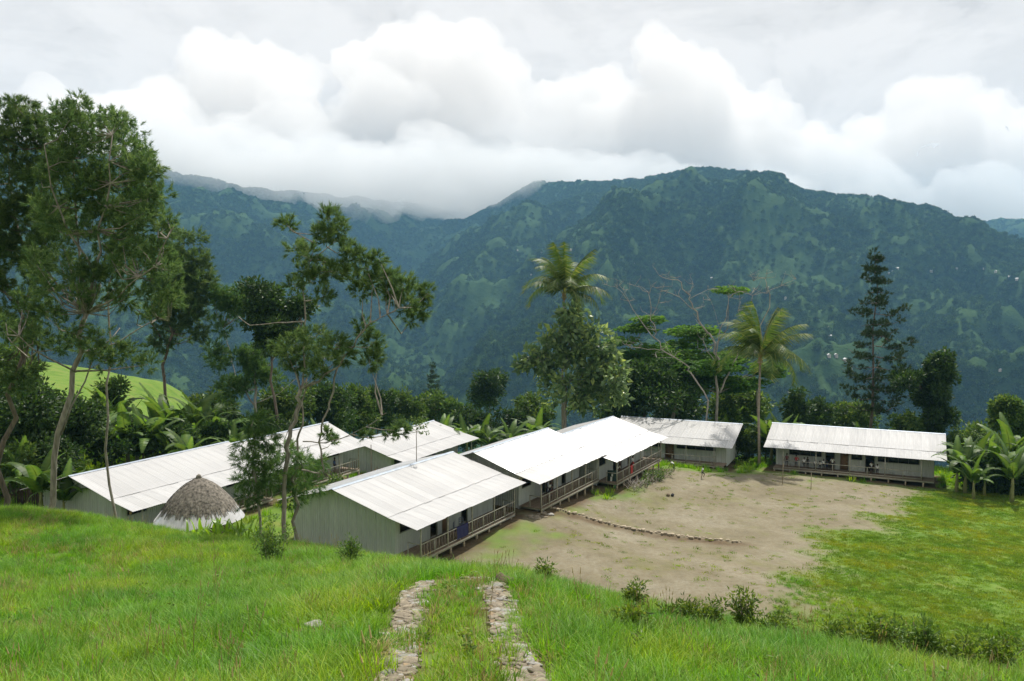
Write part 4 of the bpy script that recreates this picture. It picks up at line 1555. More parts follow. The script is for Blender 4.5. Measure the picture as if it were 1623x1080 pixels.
# --- tall araucaria with tiers of branches
def araucaria(label, D, px, top, foot, half, tiers, seed):
    rng = np.random.default_rng(seed)
    b = ground_at(px, D)
    t = P(px, top, D)
    H = t.z - b.z
    k = D / F_PX
    limbs = [([b, b.lerp(t, .5) + Vector((.1, 0, 0)), t], .30, .03)]
    clumps = [((t.x, t.y, t.z - .3), .7, .7, .9)]
    for i in range(tiers):
        f = i / (tiers - 1)
        z = t.z - .8 - f * (t.z - P(px, foot, D).z)
        reach = half * k * (.28 + .85 * min(1, f * 1.55)) * (1 if f < .8 else .8) * rng.uniform(.8, 1.15)
        m = rng.integers(4, 7)
        a0 = rng.random() * 6.28
        for j in range(m):
            a = a0 + 6.283 * j / m + rng.normal(0, .15)
            ln = reach * rng.uniform(.35, 1.2)
            tip = Vector((b.x + ln * math.cos(a), b.y + ln * math.sin(a), z + rng.normal(0, .45) + .10 * ln))
            mid = Vector((b.x + .5 * ln * math.cos(a), b.y + .5 * ln * math.sin(a), z - .08 * ln))
            limbs.append(([Vector((b.x, b.y, z - .1)), mid, tip], .06, .02))
            for q in np.arange(.25 if f > .75 else .42, 1.01, .85 / max(ln, .9) * .9):
                if rng.random() < .66:
                    c = mid.lerp(tip, max(0, q * 2 - 1)) if q > .5 else Vector((b.x, b.y, z - .1)).lerp(mid, q * 2)
                    s = rng.uniform(.26, .62)
                    clumps.append((tuple(c + Vector((rng.normal(0, .2), rng.normal(0, .2), .12))), s * 1.15, s * 1.15, s * .62))
    return tree('araucaria_tree', label, b, limbs, clumps, 'needle', M['araucaria'], M['bark_dark'], seed, None, 'tree', 1.1, .34, .085, .42, .1, 26)


araucaria('tall dark araucaria with tiers of tufted branches behind the separate block', 118, 1386, 402, 640, 52, 15, 141)
araucaria('small dark conifer standing alone far down the valley slope', 235, 685, 578, 640, 17, 9, 142)

px_tree('glossy_tree', 'dark clumped evergreen tree beside the araucaria', 112, 1480,
        [([(1479, 690), (1480, 640), (1484, 590)], .22, .06, 0), ([(1479, 640), (1455, 610), (1440, 605)], .09, .03, 0)],
        fill_px([(1486, 580, 14, 18, 7), (1490, 605, 20, 20, 9), (1445, 603, 16, 12, 6), (1475, 625, 26, 12, 7), (1490, 668, 28, 20, 9)], 11, 13),
        kind='leaf', mat=M['broad'], bark=M['bark_dark'], seed=143, dens=1.25, ln=.5, wd=.24, sub=.55, per=30)
px_tree('glossy_tree', 'small bushy tree above the banana clump beside the separate block', 100, 1592,
        [([(1590, 720), (1592, 680), (1594, 655)], .16, .05, 0)],
        fill_px([(1594, 650, 18, 14, 7), (1580, 675, 16, 14, 5), (1612, 668, 16, 14, 5)], 10, 14),
        kind='leaf', mat=M['broad_mid'], bark=M['bark'], seed=144, dens=1.2, ln=.45, wd=.22, sub=.55, per=30)

# background bushes and small trees round the yard: (px, py, D, rx, ry px, kind, label)
BUSHES = [
    (1265, 640, 112, 20, 26, 'broad', 'dark upright bush between the two far grey roofs'),
    (1300, 650, 114, 16, 24, 'broad', 'dark upright bush between the two far grey roofs'),
    (598, 640, 118, 30, 26, 'broad', 'dark round tree beyond the low white-roofed block'),
    (560, 645, 112, 36, 30, 'broad_mid', 'mid-green bushy tree beyond the long roof beside the thatched hut'),
    (640, 640, 125, 34, 24, 'broad_mid', 'mid-green bushy tree beyond the low white-roofed block'),
    (690, 650, 135, 40, 26, 'broad_mid', 'spreading tree at the foot of the small conifer'),
    (776, 612, 150, 30, 24, 'broad', 'open-crowned dark tree standing out against the valley'),
    (745, 668, 120, 34, 22, 'broad', 'dim olive thicket behind the stepped roofs'),
    (800, 672, 118, 34, 22, 'broad', 'dim olive thicket behind the stepped roofs'),
    (845, 655, 125, 30, 30, 'broad_mid', 'loose shrub beside the breadfruit tree'),
    (985, 640, 115, 36, 30, 'broad', 'dark thicket behind the glaring roof'),
    (1170, 640, 122, 44, 30, 'broad_mid', 'mid-green thicket below the dead tree'),
    (1080, 645, 125, 44, 24, 'broad', 'dark thicket behind the glaring roof'),
    (1350, 660, 125, 40, 24, 'broad_mid', 'mid-green thicket behind the separate block'),
    (1430, 680, 112, 34, 22, 'broad_mid', 'mid-green thicket behind the separate block'),
    (1540, 700, 108, 40, 26, 'broad_mid', 'scrubby bush behind the big banana clump'),
    (1610, 715, 104, 36, 26, 'broad_mid', 'scrubby bush behind the big banana clump'),
    (1650, 690, 110, 30, 30, 'broad', 'scrubby bush behind the big banana clump'),
    (40, 660, 66, 60, 60, 'broad', 'dark broad-leaved thicket beside the hut-side block, in the shade of the feathery trees'),
    (110, 665, 70, 54, 40, 'broad', 'dark broad-leaved thicket beside the hut-side block, in the shade of the feathery trees'),
    (0, 590, 72, 50, 60, 'broad_mid', 'dark broad-leaved thicket beside the hut-side block, in the shade of the feathery trees'),
    (175, 622, 84, 30, 22, 'broad_mid', 'leafy tree at the foot of the bright grass slope'),
    (70, 720, 64, 50, 34, 'broad', 'low dark shrub by the picket fence'),
    (20, 730, 62, 40, 30, 'broad_mid', 'low dark shrub by the picket fence'),
    (340, 640, 98, 36, 20, 'broad_mid', 'light green bushy tree among the bananas beyond the hut-side roof'),
    (450, 640, 96, 44, 26, 'broad_mid', 'light green bushy tree among the bananas beyond the hut-side roof'),
    (520, 640, 100, 40, 32, 'broad', 'dark bushy tree beyond the hut-side roof, behind the casuarina'),
    (175, 706, 71, 34, 15, 'broad', 'low dark undergrowth among the bananas behind the hut-side roof'),
    (225, 698, 73, 34, 15, 'broad', 'low dark undergrowth among the bananas behind the hut-side roof'),
    (280, 692, 75, 36, 15, 'broad', 'low dark undergrowth among the bananas behind the hut-side roof'),
    (335, 684, 78, 36, 15, 'broad', 'low dark undergrowth among the bananas behind the hut-side roof'),
    (385, 678, 82, 34, 15, 'broad', 'low dark undergrowth among the bananas behind the hut-side roof'),
    (430, 671, 88, 34, 15, 'broad', 'low dark undergrowth among the bananas behind the hut-side roof'),
    (1545, 748, 90, 26, 24, 'broad', 'dark undergrowth at the foot of the big bananas'),
    (1585, 752, 88, 28, 24, 'broad', 'dark undergrowth at the foot of the big bananas'),
    (1625, 755, 87, 28, 24, 'broad', 'dark undergrowth at the foot of the big bananas'),
    (1185, 700, 103, 16, 22, 'broad_mid', 'leafy bush at the foot of the slimmer palm'),
    (1215, 690, 106, 20, 24, 'broad_mid', 'leafy bush at the foot of the slimmer palm'),
]


def bushes():
    n = {}
    for px, py, D, rx, ry, kd, lab in BUSHES:
        n[lab] = n.get(lab, 0) + 1
    for i, (px, py, D, rx, ry, kd, lab) in enumerate(BUSHES):
        b = ground_at(px, D)
        c = P(px, py, D)
        k = D / F_PX
        limbs = [([b - Vector((0, 0, .2)), b.lerp(c, .5), c], .14, .04)]
        cl = fill_px([(px, py, rx * .8, ry * .75, 9 + int(rx * ry / 160)), (px, py + ry * .9, rx * .8, ry * .6, 5)], .36 * (rx + ry) / 2, 200 + i)
        tone = M[kd]
        tree('leafy_bush', lab, b, limbs, clumps_px(cl, D, 300 + i), 'leaf', tone, M['bark_dark'], 400 + i, lab if n[lab] > 1 else None, 'bush',
             .85, .48 * (D / 100) ** .5, .24 * (D / 100) ** .5, .62, .25, 24)


bushes()


# --- bananas
def banana_leaf(seed, length=2.9, width=.62, bend=1.0):
    rng = np.random.default_rng(seed)
    n = 15
    V, F, val = [], [], []
    pts = []
    p = np.array([0., 0., 0.])
    ang = R(70)
    for k in range(n + 1):
        pts.append(p.copy())
        a = ang - bend * R(115) * (k / n) ** 1.6
        p = p + np.array([math.cos(a), 0, math.sin(a)]) * length / n
    for side in (-1, 1):
        off = 0.0
        for k in range(2, n):
            if rng.random() < .4:
                off = rng.normal(0, .10)
            t0, t1 = k / n, (k + 1) / n
            w0 = width * .5 * math.sin(math.pi * min(1, (t0 * .96) ** .62)) ** .7
            w1 = width * .5 * math.sin(math.pi * min(1, (t1 * .96) ** .62)) ** .7
            dr = .35 + off + .25 * t0
            a, b = pts[k], pts[k + 1]
            gap = .012
            q = [a, b, b + np.array([-.02, side * w1, w1 * (.35 - dr)]), a + np.array([gap, side * w0, w0 * (.35 - dr)])]
            i = len(V)
            V += q
            F.append((i, i + 1, i + 2, i + 3) if side > 0 else (i, i + 3, i + 2, i + 1))
            val += [.85, .85, .45 + rng.normal(0, .12), .45 + rng.normal(0, .12)]
    # midrib
    for k in range(n):
        a, b = pts[k], pts[k + 1]
        r0, r1 = .035 * (1 - .85 * k / n), .035 * (1 - .85 * (k + 1) / n)
        i = len(V)
        V += [a + [0, -r0, -.012], b + [0, -r1, -.012], b + [0, r1, -.012], a + [0, r0, -.012]]
        F.append((i, i + 1, i + 2, i + 3))
        val += [.95] * 4
    return mesh_np('leaf', np.array(V), np.array(F), M['banana'], False, np.clip(val, 0, 1))


BLEAF = [banana_leaf(500 + k, 3.3, .78, b) for k, b in enumerate((.55, .8, 1.0, 1.2, .35))]
BSTEM = MB().tube([(0, 0, -.2), (.02, 0, .8), (0, .02, 1.3), (0, 0, 1.9)], [.17, .145, .11, .07], 9).mesh('stem', plain('banana_stem', (.10, .12, .04), (.25, .24, .10), .7, 4, vec=(3, 3, .5)), True)


def banana(loc, s, label, group, rng):
    root = thing('banana_plant', label, 'banana plant', loc, rng.random() * 6.28, group)
    root.scale = (s,) * 3
    obj('stem', BSTEM, root)
    n = int(rng.integers(10, 14))
    for k in range(n):
        a = k * 2.4 + rng.normal(0, .3)
        up = k / n
        me = BLEAF[4] if k == n - 1 else BLEAF[int(rng.integers(0, 4))]
        q = .75 + .4 * rng.random()
        obj('leaf', me, root, (0, 0, 1.5 + .35 * up), (rng.normal(0, .12), R(18) * (1 - 1.6 * up) + rng.normal(0, .1), a), (q, q, q))


def bananas():
    rng = np.random.default_rng(9)
    spec = []
    def row(pxs, D, s, label, group, jitter=3):
        for px in pxs:
            d = D + rng.normal(0, jitter)
            b = ground_at(px + rng.normal(0, 4), d)
            spec.append((b, s * rng.uniform(.8, 1.2), label, group))
    row(range(150, 430, 24), 80, 1.35, 'banana plant growing behind the long roof beside the thatched hut', 'bananas behind the hut-side blocks', 4)
    row(range(165, 330, 34), 74, 1.3, 'banana plant growing behind the long roof beside the thatched hut', 'bananas behind the hut-side blocks', 2)
    row((28, 60, 95), 60, 1.0, 'banana plant by the picket fence beside the hut-side block', 'bananas by the fence', 2)
    row((330, 480, 510), 92, 1.2, 'banana plant growing behind the long roof beside the thatched hut', 'bananas behind the hut-side blocks', 3)
    row((700, 715, 738, 760, 775, 800), 107, 1.25, 'banana plant between the low block and the stepped row', 'bananas behind the low block', 3)
    row((850, 990, 1015, 1040, 1060, 1085, 1105, 1130, 1150, 1172), 110, 1.35, 'banana plant behind the grey-roofed block at the back of the yard', 'bananas behind the back block', 2)
    row((1225, 1245, 1262, 1330, 1348, 1365, 1382, 1400, 1425), 108, 1.3, 'banana plant behind the separate grey-roofed block', 'bananas behind the separate block', 2)
    row((1545, 1562, 1580, 1600, 1620, 1640), 92, 1.45, 'big banana plant by the end wall of the separate block', 'bananas by the end of the separate block', 3)
    row((1518, 1530, 1548, 1566, 1585, 1605, 1622), 87, 1.15, 'big banana plant by the end wall of the separate block', 'bananas by the end of the separate block', 1.5)
    for b, s, l, g in spec:
        banana(b - Vector((0, 0, .1)), s, l, g, rng)


bananas()


# --- coconut palms
def frond_mesh(seed, bend, length=4.6):
    rng = np.random.default_rng(seed)
    n = 26
    V, F, val = [], [], []
    p = np.array([0., 0., 0.])
    pts = []
    for k in range(n + 1):
        pts.append(p.copy())
        a = R(62) - bend * R(120) * (k / n) ** 1.4
        p = p + np.array([math.cos(a), 0, math.sin(a)]) * length / n
    for k in range(n):
        i = len(V)
        a, b = pts[k], pts[k + 1]
        r0, r1 = .05 * (1 - .9 * k / n), .05 * (1 - .9 * (k + 1) / n)
        V += [a + [0, -r0, 0], b + [0, -r1, 0], b + [0, r1, 0], a + [0, r0, 0]]
        F.append((i, i + 1, i + 2, i + 3))
        val += [.9] * 4
        if k < 4:
            continue
        for side in (-1, 1):
            for h in (0, .5):
                t = (k + h) / n
                o = a + (b - a) * h
                ll = 1.25 * math.sin(math.pi * (.12 + .8 * t)) ** .6 * rng.uniform(.85, 1.1)
                sag = rng.uniform(.3, .6)
                tip = o + np.array([ll * .55, side * ll * .72, -ll * sag])
                w = (b - a) / np.linalg.norm(b - a) * .045
                i = len(V)
                V += [o - w, o + w, tip]
                F.append((i, i + 1, i + 2, i + 2))
                v = np.clip(.42 + rng.normal(0, .2), 0, 1)
                val += [v, v, v]
    F4 = np.array([f for f in F if f[2] != f[3]])
    F3 = np.array([f[:3] for f in F if f[2] == f[3]])
    return mesh_np('frond', np.array(V), [F4, F3], M['palm'], False, val)


FRONDS = [frond_mesh(600 + k, b) for k, b in enumerate((.35, .55, .8, 1.0, 1.2))]


def palm(label, D, px, crown_y, lean, s, n, seed):
    rng = np.random.default_rng(seed)
    b = ground_at(px, D)
    t = P(px + lean, crown_y, D)
    root = thing('coconut_palm', label, 'palm tree', b)
    top = t - b
    MB().tube([(0, 0, -.3), top * .1 + Vector((.05, 0, 0)), top * .5 + Vector((-.12, 0, 0)), top], [.26, .17, .14, .12], 10).build('trunk', M['palm_trunk'], root, smooth=True)
    MB().tube([top - Vector((0, 0, .5)), top + Vector((0, 0, .2)), top + Vector((0, 0, .7))], [.16, .26, .1], 9).build('crown_shaft', plain('fibrous_crown_shaft', (.16, .10, .05), (.32, .22, .09), .9, 8), root, smooth=True)
    for k in range(n):
        f = k / n
        a = k * 2.399 + rng.normal(0, .25)
        lift = -R(60) * (1 - f) ** 1.1 + R(22) * f
        kind = 4 if f < .15 else int(rng.integers(2, 5)) if f < .5 else int(rng.integers(1, 3)) if f < .8 else 0
        pitch = R(34) * (1 - f) ** 1.5 - R(24) * f
        # the wind lays the crown over to the right
        o = obj('frond', FRONDS[kind], root, top + Vector((0, 0, .1 + .4 * f)), (rng.normal(0, .1), pitch + R(10) * math.cos(a), a * 1.0), (s,) * 3)
    for k in range(5):
        a = k * 1.26
        c = top + Vector((.25 * math.cos(a), .25 * math.sin(a), -.15))
        m = MB().tube([c + Vector((0, 0, .14)), c + Vector((0, 0, .08)), c, c - Vector((0, 0, .1)), c - Vector((0, 0, .15))], [.02, .09, .12, .09, .02], 8)
        m.build('coconut', M['stump'], root, smooth=True)


palm('coconut palm with ragged fronds standing above the breadfruit tree', 108, 892, 470, 2, 1.55, 24, 31)
palm('coconut palm with a ringed trunk standing between the two far grey-roofed blocks', 100, 1205, 572, 0, 1.55, 26, 32)


# ------------------------------------------------------------------ grass
def tuft(seed, n, h, spread, mat, width=.012, seg=3, lean=.35, seedhead=0):
    rng = np.random.default_rng(seed)
    Vs, Fs, val, k0 = [], [], [], 0
    for _ in range(n):
        a = rng.random() * 6.283
        r = spread * rng.random() ** .6
        o = np.array([r * math.cos(a), r * math.sin(a), -.02])
        hh = h * rng.uniform(.5, 1.15)
        d = a + rng.normal(0, .8)
        ln = lean * rng.uniform(.2, 1.4)
        side = np.array([-math.sin(d), math.cos(d), 0]) * width * rng.uniform(.7, 1.4)
        tone = np.clip(rng.normal(.45, .2), 0, 1)
        for s in range(seg + 1):
            t = s / seg
            c = o + np.array([math.cos(d) * ln * hh * t ** 2, math.sin(d) * ln * hh * t ** 2, hh * (t - .22 * ln * t ** 3)])
            w = side * (1 - t) ** .7
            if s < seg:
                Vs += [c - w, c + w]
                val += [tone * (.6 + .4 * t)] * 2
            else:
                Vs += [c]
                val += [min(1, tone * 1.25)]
        for s in range(seg - 1):
            i = k0 + 2 * s
            Fs += [(i, i + 1, i + 3), (i, i + 3, i + 2)]
        i = k0 + 2 * (seg - 1)
        Fs.append((i, i + 1, i + 2))
        k0 += 2 * seg + 1
    return mesh_np('grass_tuft', np.array(Vs), np.array(Fs), mat, False, val)


def weed_sprig(seed, h, leaf, mat):
    rng = np.random.default_rng(seed)
    V, F, val, n0 = [], [], [], 0
    for s in range(4):
        a = rng.random() * 6.283
        tip = np.array([math.cos(a) * .12, math.sin(a) * .12, h * rng.uniform(.7, 1.1)])
        C = np.array([tip * t for t in np.linspace(.15, 1, 9)])
        D = rng.normal(0, 1, (9, 3)) * np.array([[1, 1, .4]]) + np.array([[0, 0, .4]])
        v, f, x = leaf_quads(C, D, leaf, leaf * .45, rng, np.clip(rng.normal(.5, .2, 9), 0, 1))
        V.append(v)
        F.append(f + n0)
        val.append(x)
        n0 += len(v)
    return mesh_np('weed_sprig', np.concatenate(V), np.concatenate(F), mat, False, np.concatenate(val))


def seed_stalk(seed, h):
    rng = np.random.default_rng(seed)
    mb = MB()
    for k in range(5):
        a = rng.random() * 6.283
        p = Vector((rng.normal(0, .05), rng.normal(0, .05), -.02))
        q = p + Vector((math.cos(a) * .1, math.sin(a) * .1, h * rng.uniform(.7, 1.1)))
        mb.tube([p, p.lerp(q, .6) + Vector((0, 0, .02)), q], [.0035, .003, .002], 3, False, .4)
        mb.tube([q, q + (q - p) * .14], [.009, .003], 4, False, .9)
    return mb.mesh('seed_stalk', M['dry_grass'])


def hill_grass():
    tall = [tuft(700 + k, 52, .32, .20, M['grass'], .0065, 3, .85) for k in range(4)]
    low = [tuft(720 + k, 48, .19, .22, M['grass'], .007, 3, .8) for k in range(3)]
    dry = [tuft(730 + k, 30, .30, .16, M['dry_grass'], .006, 3, .7) for k in range(2)]
    xs = np.arange(-46, 30.1, .5)
    ys = np.arange(6.5, 54.1, .5)

    def region(x, y):
        z = ground_z(x, y)
        r = (1 - court_mask(x, y)) * (1 - lawn_mask(x, y)) * (1 - sstep(.05, .3, track_mask(x, y)))
        r *= 1 - sstep(.3, .5, soil_mask(x, y) * (y > 30))
        r *= sstep(-.90, -.86, x / np.maximum(y, 1)) * (1 - sstep(.86, .90, x / np.maximum(y, 1)))
        # denser close to the camera, where single tufts show
        return r * np.clip(1.25 - y / 48, .35, 1)
    mid = lambda x, y: between(x, y)

    def between(x, y):
        a, b = TRACK_W
        d0 = np.full(x.shape, 0.0)
        ya = np.array([p.y for p in a]); xa = np.array([p.x for p in a])
        yb = np.array([p.y for p in b]); xb = np.array([p.x for p in b])
        lo = np.interp(y, np.sort(ya), xa[np.argsort(ya)])
        hi = np.interp(y, np.sort(yb), xb[np.argsort(yb)])
        return sstep(-.55, 0, x - lo) * sstep(-.55, 0, hi - x) * (y < 17)
    tallness = lambda x, y: region(x, y) * (1 - .93 * between(x, y)) * (.25 + 1.1 * sstep(.3, .6, fbm(x * .35, y * .35, 3, 33)))
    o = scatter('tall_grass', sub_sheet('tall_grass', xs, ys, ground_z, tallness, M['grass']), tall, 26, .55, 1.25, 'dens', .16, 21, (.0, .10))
    tag(o, 'long bright green grass covering the near slope', 'grass', kind='stuff')
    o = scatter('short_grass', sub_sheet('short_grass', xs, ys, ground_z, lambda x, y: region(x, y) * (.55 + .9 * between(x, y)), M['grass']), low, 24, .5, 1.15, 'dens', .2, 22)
    tag(o, 'shorter green grass under and between the long grass', 'grass', kind='stuff')
    dryness = lambda x, y: region(x, y) * (sstep(.54, .70, fbm(x * .5 + 7, y * .5, 4, 44)) + .55 * between(x, y) + .4 * sstep(.02, .3, track_mask(x, y)) + .12)
    o = scatter('dry_grass', sub_sheet('dry_grass', xs, ys, ground_z, dryness, M['dry_grass']), dry, 14, .5, 1.15, 'dens', .3, 23)
    tag(o, 'straw-coloured dry stalks scattered through the slope grass', 'grass', kind='stuff')
    sprigs = [weed_sprig(760 + k, .30, .09, M['weed']) for k in range(3)]
    o = scatter('low_weeds', sub_sheet('low_weeds', xs, ys, ground_z, lambda x, y: region(x, y) * sstep(.42, .7, fbm(x * .4 + 2, y * .4, 4, 88)), M['weed']), sprigs, 1.6, .4, .9, 'dens', .2, 26)
    tag(o, 'low broad-leaved weeds mixed into the slope grass', 'weeds', kind='stuff')
    stalks = [seed_stalk(770 + k, .62) for k in range(3)]
    o = scatter('seed_stalks', sub_sheet('seed_stalks', xs, ys, ground_z, lambda x, y: region(x, y) * (.15 + sstep(.5, .7, fbm(x * .3 + 5, y * .3, 4, 89))), M['dry_grass']), stalks, .7, .6, 1.2, 'dens', .2, 27)
    tag(o, 'thin brown seed stalks standing above the slope grass', 'grass', kind='stuff')
    # mown lawn, and thin growth on the worn yard
    turf = [tuft(740 + k, 60, .10, .34, M['lawn'], .014, 2, .6) for k in range(3)]
    xs2, ys2 = np.arange(-8, 64, .8), np.arange(34, 97, .8)

    def lawn(x, y):
        d = lawn_mask(x, y) * (.5 + .7 * sstep(.34, .6, fbm(x * .22, y * .22, 4, 61)))
        thin = court_mask(x, y) * (.01 + .05 * sstep(.3, .8, fbm(x * .1, y * .1, 3, 19))) + .0 * sstep(.46, .72, fbm(x * .2 + 3, y * .2, 4, 62))
        return np.maximum(d, thin) * (1 - soil_mask(x, y))
    o = scatter('lawn_grass', sub_sheet('lawn_grass', xs2, ys2, ground_z, lawn, M['lawn']), turf, 12, .7, 1.5, 'dens', .2, 24)
    tag(o, 'short patchy grass of the school yard', 'grass', kind='stuff')
    # rank grass along the outer edges of the yard and round the buildings
    rank = [tuft(750 + k, 44, .55, .34, M['grass'], .018, 3, .5) for k in range(3)]
    xs3, ys3 = np.arange(-90, 100, 1.2), np.arange(40, 128, 1.2)

    def edge(x, y):
        c = 1 - np.maximum.reduce([court_mask(x, y), sstep(.2, .5, soil_mask(x, y)), sstep(.02, .2, lawn_mask(x, y)), sstep(.02, .2, court_mask(x, y))])
        yard = sstep(-22, -19, x) * (1 - sstep(-7, -4, x)) * sstep(52, 55, y) * (1 - sstep(82, 86, y))
        return c * (1 - .9 * yard) * sstep(46, 52, y)
    o = scatter('rank_grass', sub_sheet('rank_grass', xs3, ys3, ground_z, edge, M['grass']), rank, 1.6, .6, 1.5, 'dens', .2, 25)
    tag(o, 'rank grass round the outer edges of the school ground', 'grass', kind='stuff')


M['weed_dark'] = leafy('dark_weed_leaves', (.045, .10, .02), (.09, .17, .032), (.18, .26, .05), .4)
M['lawn'] = leafy('lawn_blades', (.095, .19, .018), (.185, .30, .036), (.36, .38, .11), .44, .6, .2, patch=True, orand=.4)
hill_grass()


# ------------------------------------------------------------------ stones of the two wheel tracks
def stone_mesh(seed, mat):
    rng = np.random.default_rng(seed)
    n = 8
    a = np.sort(rng.random(n)) * 6.283 * .3 + np.arange(n) * 6.283 / n * .7
    r = .5 * rng.uniform(.72, 1.08, n)
    top = np.c_[r * np.cos(a) * .86, r * np.sin(a) * .86, .5 + rng.normal(0, .09, n)]
    mid = np.c_[r * np.cos(a), r * np.sin(a), .22 + rng.normal(0, .08, n)]
    bot = np.c_[r * np.cos(a) * .8, r * np.sin(a) * .8, np.full(n, -.5)]
    V = np.r_[top, mid, bot, [[0, 0, .55]]]
    F4, F3 = [], []
    for k in range(n):
        j = (k + 1) % n
        F4 += [(k, n + k, n + j, j), (n + k, 2 * n + k, 2 * n + j, n + j)]
        F3.append((3 * n, k, j))
    return mesh_np('stone', V, [np.array(F4), np.array(F3)], mat, False)


STONES = [stone_mesh(800 + k, M['stone'] if k % 4 else M['stone_grey']) for k in range(14)]


def along(tr, t):
    s = [0]
    for a, b in zip(tr[:-1], tr[1:]):
        s.append(s[-1] + math.hypot(b.x - a.x, b.y - a.y))
    d = t * s[-1]
    for k in range(len(tr) - 1):
        if d <= s[k + 1] or k == len(tr) - 2:
            q = (d - s[k]) / (s[k + 1] - s[k])
            p = tr[k].lerp(tr[k + 1], q)
            e = (tr[k + 1] - tr[k]).normalized()
            return p, Vector((-e.y, e.x, 0)), s[-1]


def stone_tracks():
    rng = np.random.default_rng(5)
    for ti, tr in enumerate(TRACK_W):
        p0 = along(tr, 0)[0]
        # the bed the stones are pressed into
        mb = MB()
        L = []
        for k in range(41):
            p, n, _ = along(tr, k / 40)
            w = .22 + .05 * rng.random()
            for s in (-1, 1):
                q = p + n * s * w
                L.append((q.x, q.y, gz(q.x, q.y) + .012))
        F = np.array([(2 * k, 2 * k + 1, 2 * k + 3, 2 * k + 2) for k in range(40)])
        bed = obj('stone_path', mesh_np('stone_path', L, F, M['track_soil'], True))
        tag(bed, kind='structure')
        n = 300
        for i in range(n):
            t = (i + rng.random()) / n
            p, nn, tot = along(tr, t)
            q = p + nn * rng.uniform(-.21, .21) * (1 if rng.random() > .06 else 1.5)
            s = rng.uniform(.085, .165) * (1.25 if rng.random() < .15 else 1)
            o = obj('stone', STONES[int(rng.integers(0, 14))], bed)
            o.location = (q.x, q.y, gz(q.x, q.y) + .012)
            o.rotation_euler = (rng.normal(-.12, .12), rng.normal(0, .14), rng.normal(0, .35) + (3.14 if rng.random() < .5 else 0))
            o.scale = (s * rng.uniform(1.1, 1.9), s * rng.uniform(.7, 1.1), s * rng.uniform(.25, .42))


def small_stones():
    rng = np.random.default_rng(15)
    src = [np.array([v.co[:] for v in m.vertices]) for m in STONES[:6]]
    pol = [[tuple(p.vertices) for p in m.polygons] for m in STONES[:6]]
    for tr, bed in zip(TRACK_W, [o for o in bpy.data.objects if o.name.startswith('stone_path')]):
        Vs, quad, tri, n0 = [], [], [], 0
        for i in range(620):
            p, nn, _ = along(tr, rng.random())
            q = p + nn * rng.normal(0, .14)
            s = rng.uniform(.04, .10)
            k = int(rng.integers(0, 6))
            a = rng.random() * 6.28
            V = src[k] * np.array([[s * 1.5, s, s * .5]])
            V = np.c_[V[:, 0] * math.cos(a) - V[:, 1] * math.sin(a) + q.x, V[:, 0] * math.sin(a) + V[:, 1] * math.cos(a) + q.y, V[:, 2] + gz(q.x, q.y) + .012]
            for f in pol[k]:
                (quad if len(f) == 4 else tri).append(tuple(j + n0 for j in f))
            Vs.append(V)
            n0 += len(V)
        o = obj('small_stones', mesh_np('small_stones', np.concatenate(Vs), [np.array(quad), np.array(tri)], M['stone']), bed)
        o['kind'] = 'stuff'


M['track_soil'] = plain('track_soil', (.12, .085, .05), (.27, .2, .12), .95, 9, bump=.4)
stone_tracks()
small_stones()


M['edging'] = plain('pale_edging_stone', (.28, .23, .16), (.46, .39, .29), .9, 5, bump=.5, orand=.45)
EDGE = [stone_mesh(840 + k, M['edging']) for k in range(4)]


def loose_stones():
    rng = np.random.default_rng(6)
    # stone edging of the low step across the yard
    (ax, ay), (bx, by) = STEP
    L = math.hypot(bx - ax, by - ay)
    kerb = MB()
    pts = []
    for k in range(31):
        t = k / 30
        x, y = ax + (bx - ax) * t, ay + (by - ay) * t
        pts.append(Vector((x, y, gz(x + .05, y + .3) - .04)))
    kerb.tube(pts, [.07] * 31, 6)
    root = kerb.build('stone_edging', M['edging'], None, True)
    tag(root, 'low line of tan stones edging the step across the bare yard', 'stone edging')
    d = 0
    while d < L:
        t = d / L
        x, y = ax + (bx - ax) * t + rng.normal(0, .03), ay + (by - ay) * t + rng.normal(0, .09)
        s = rng.uniform(.12, .36)
        o = obj('stone', EDGE[int(rng.integers(0, 4))], root, (x, y, gz(x + .05, y + .3) + .06), (rng.normal(0, .1), rng.normal(0, .1), rng.random() * 6.28), (s * rng.uniform(1, 1.7), s, s * rng.uniform(.35, .7)))
        d += s * rng.uniform(.8, 1.25)
    # flat stepping stones by the gap between the first two blocks of the row
    for k in range(26):
        q = BINFO['B1'] @ Vector((rng.uniform(14.2, 17.2), rng.uniform(-1.6, -.1), 0))
        s = rng.uniform(.22, .5)
        o = obj('stepping_stone', STONES[int(rng.integers(0, 14))], None, (q.x, q.y, gz(q.x, q.y) + .0), (0, 0, rng.random() * 6.28), (s * 1.4, s, s * .4))
        tag(o, 'flat stone lying by the gap between the first two blocks of the row', 'stone', 'flat stones by the gap')
    # dark clods where the track drops over the edge
    for px, py, s, lab in ((685, 908, .42, 'dark soil clod on the crest between the wheel tracks'), (742, 905, .40, 'dark soil clod beside the far end of the stone track'), (800, 926, .34, 'dark round soil clod in the grass beside the stone track')):
        q = hit(px, py, 10, 34)
        o = obj('soil_clod', stone_mesh(int(px), M['soil_clod']), None, (q.x, q.y, gz(q.x, q.y) + .02), (.1, .05, px), (s * 1.5, s, s * .7))
        tag(o, lab, 'soil clod')


loose_stones()


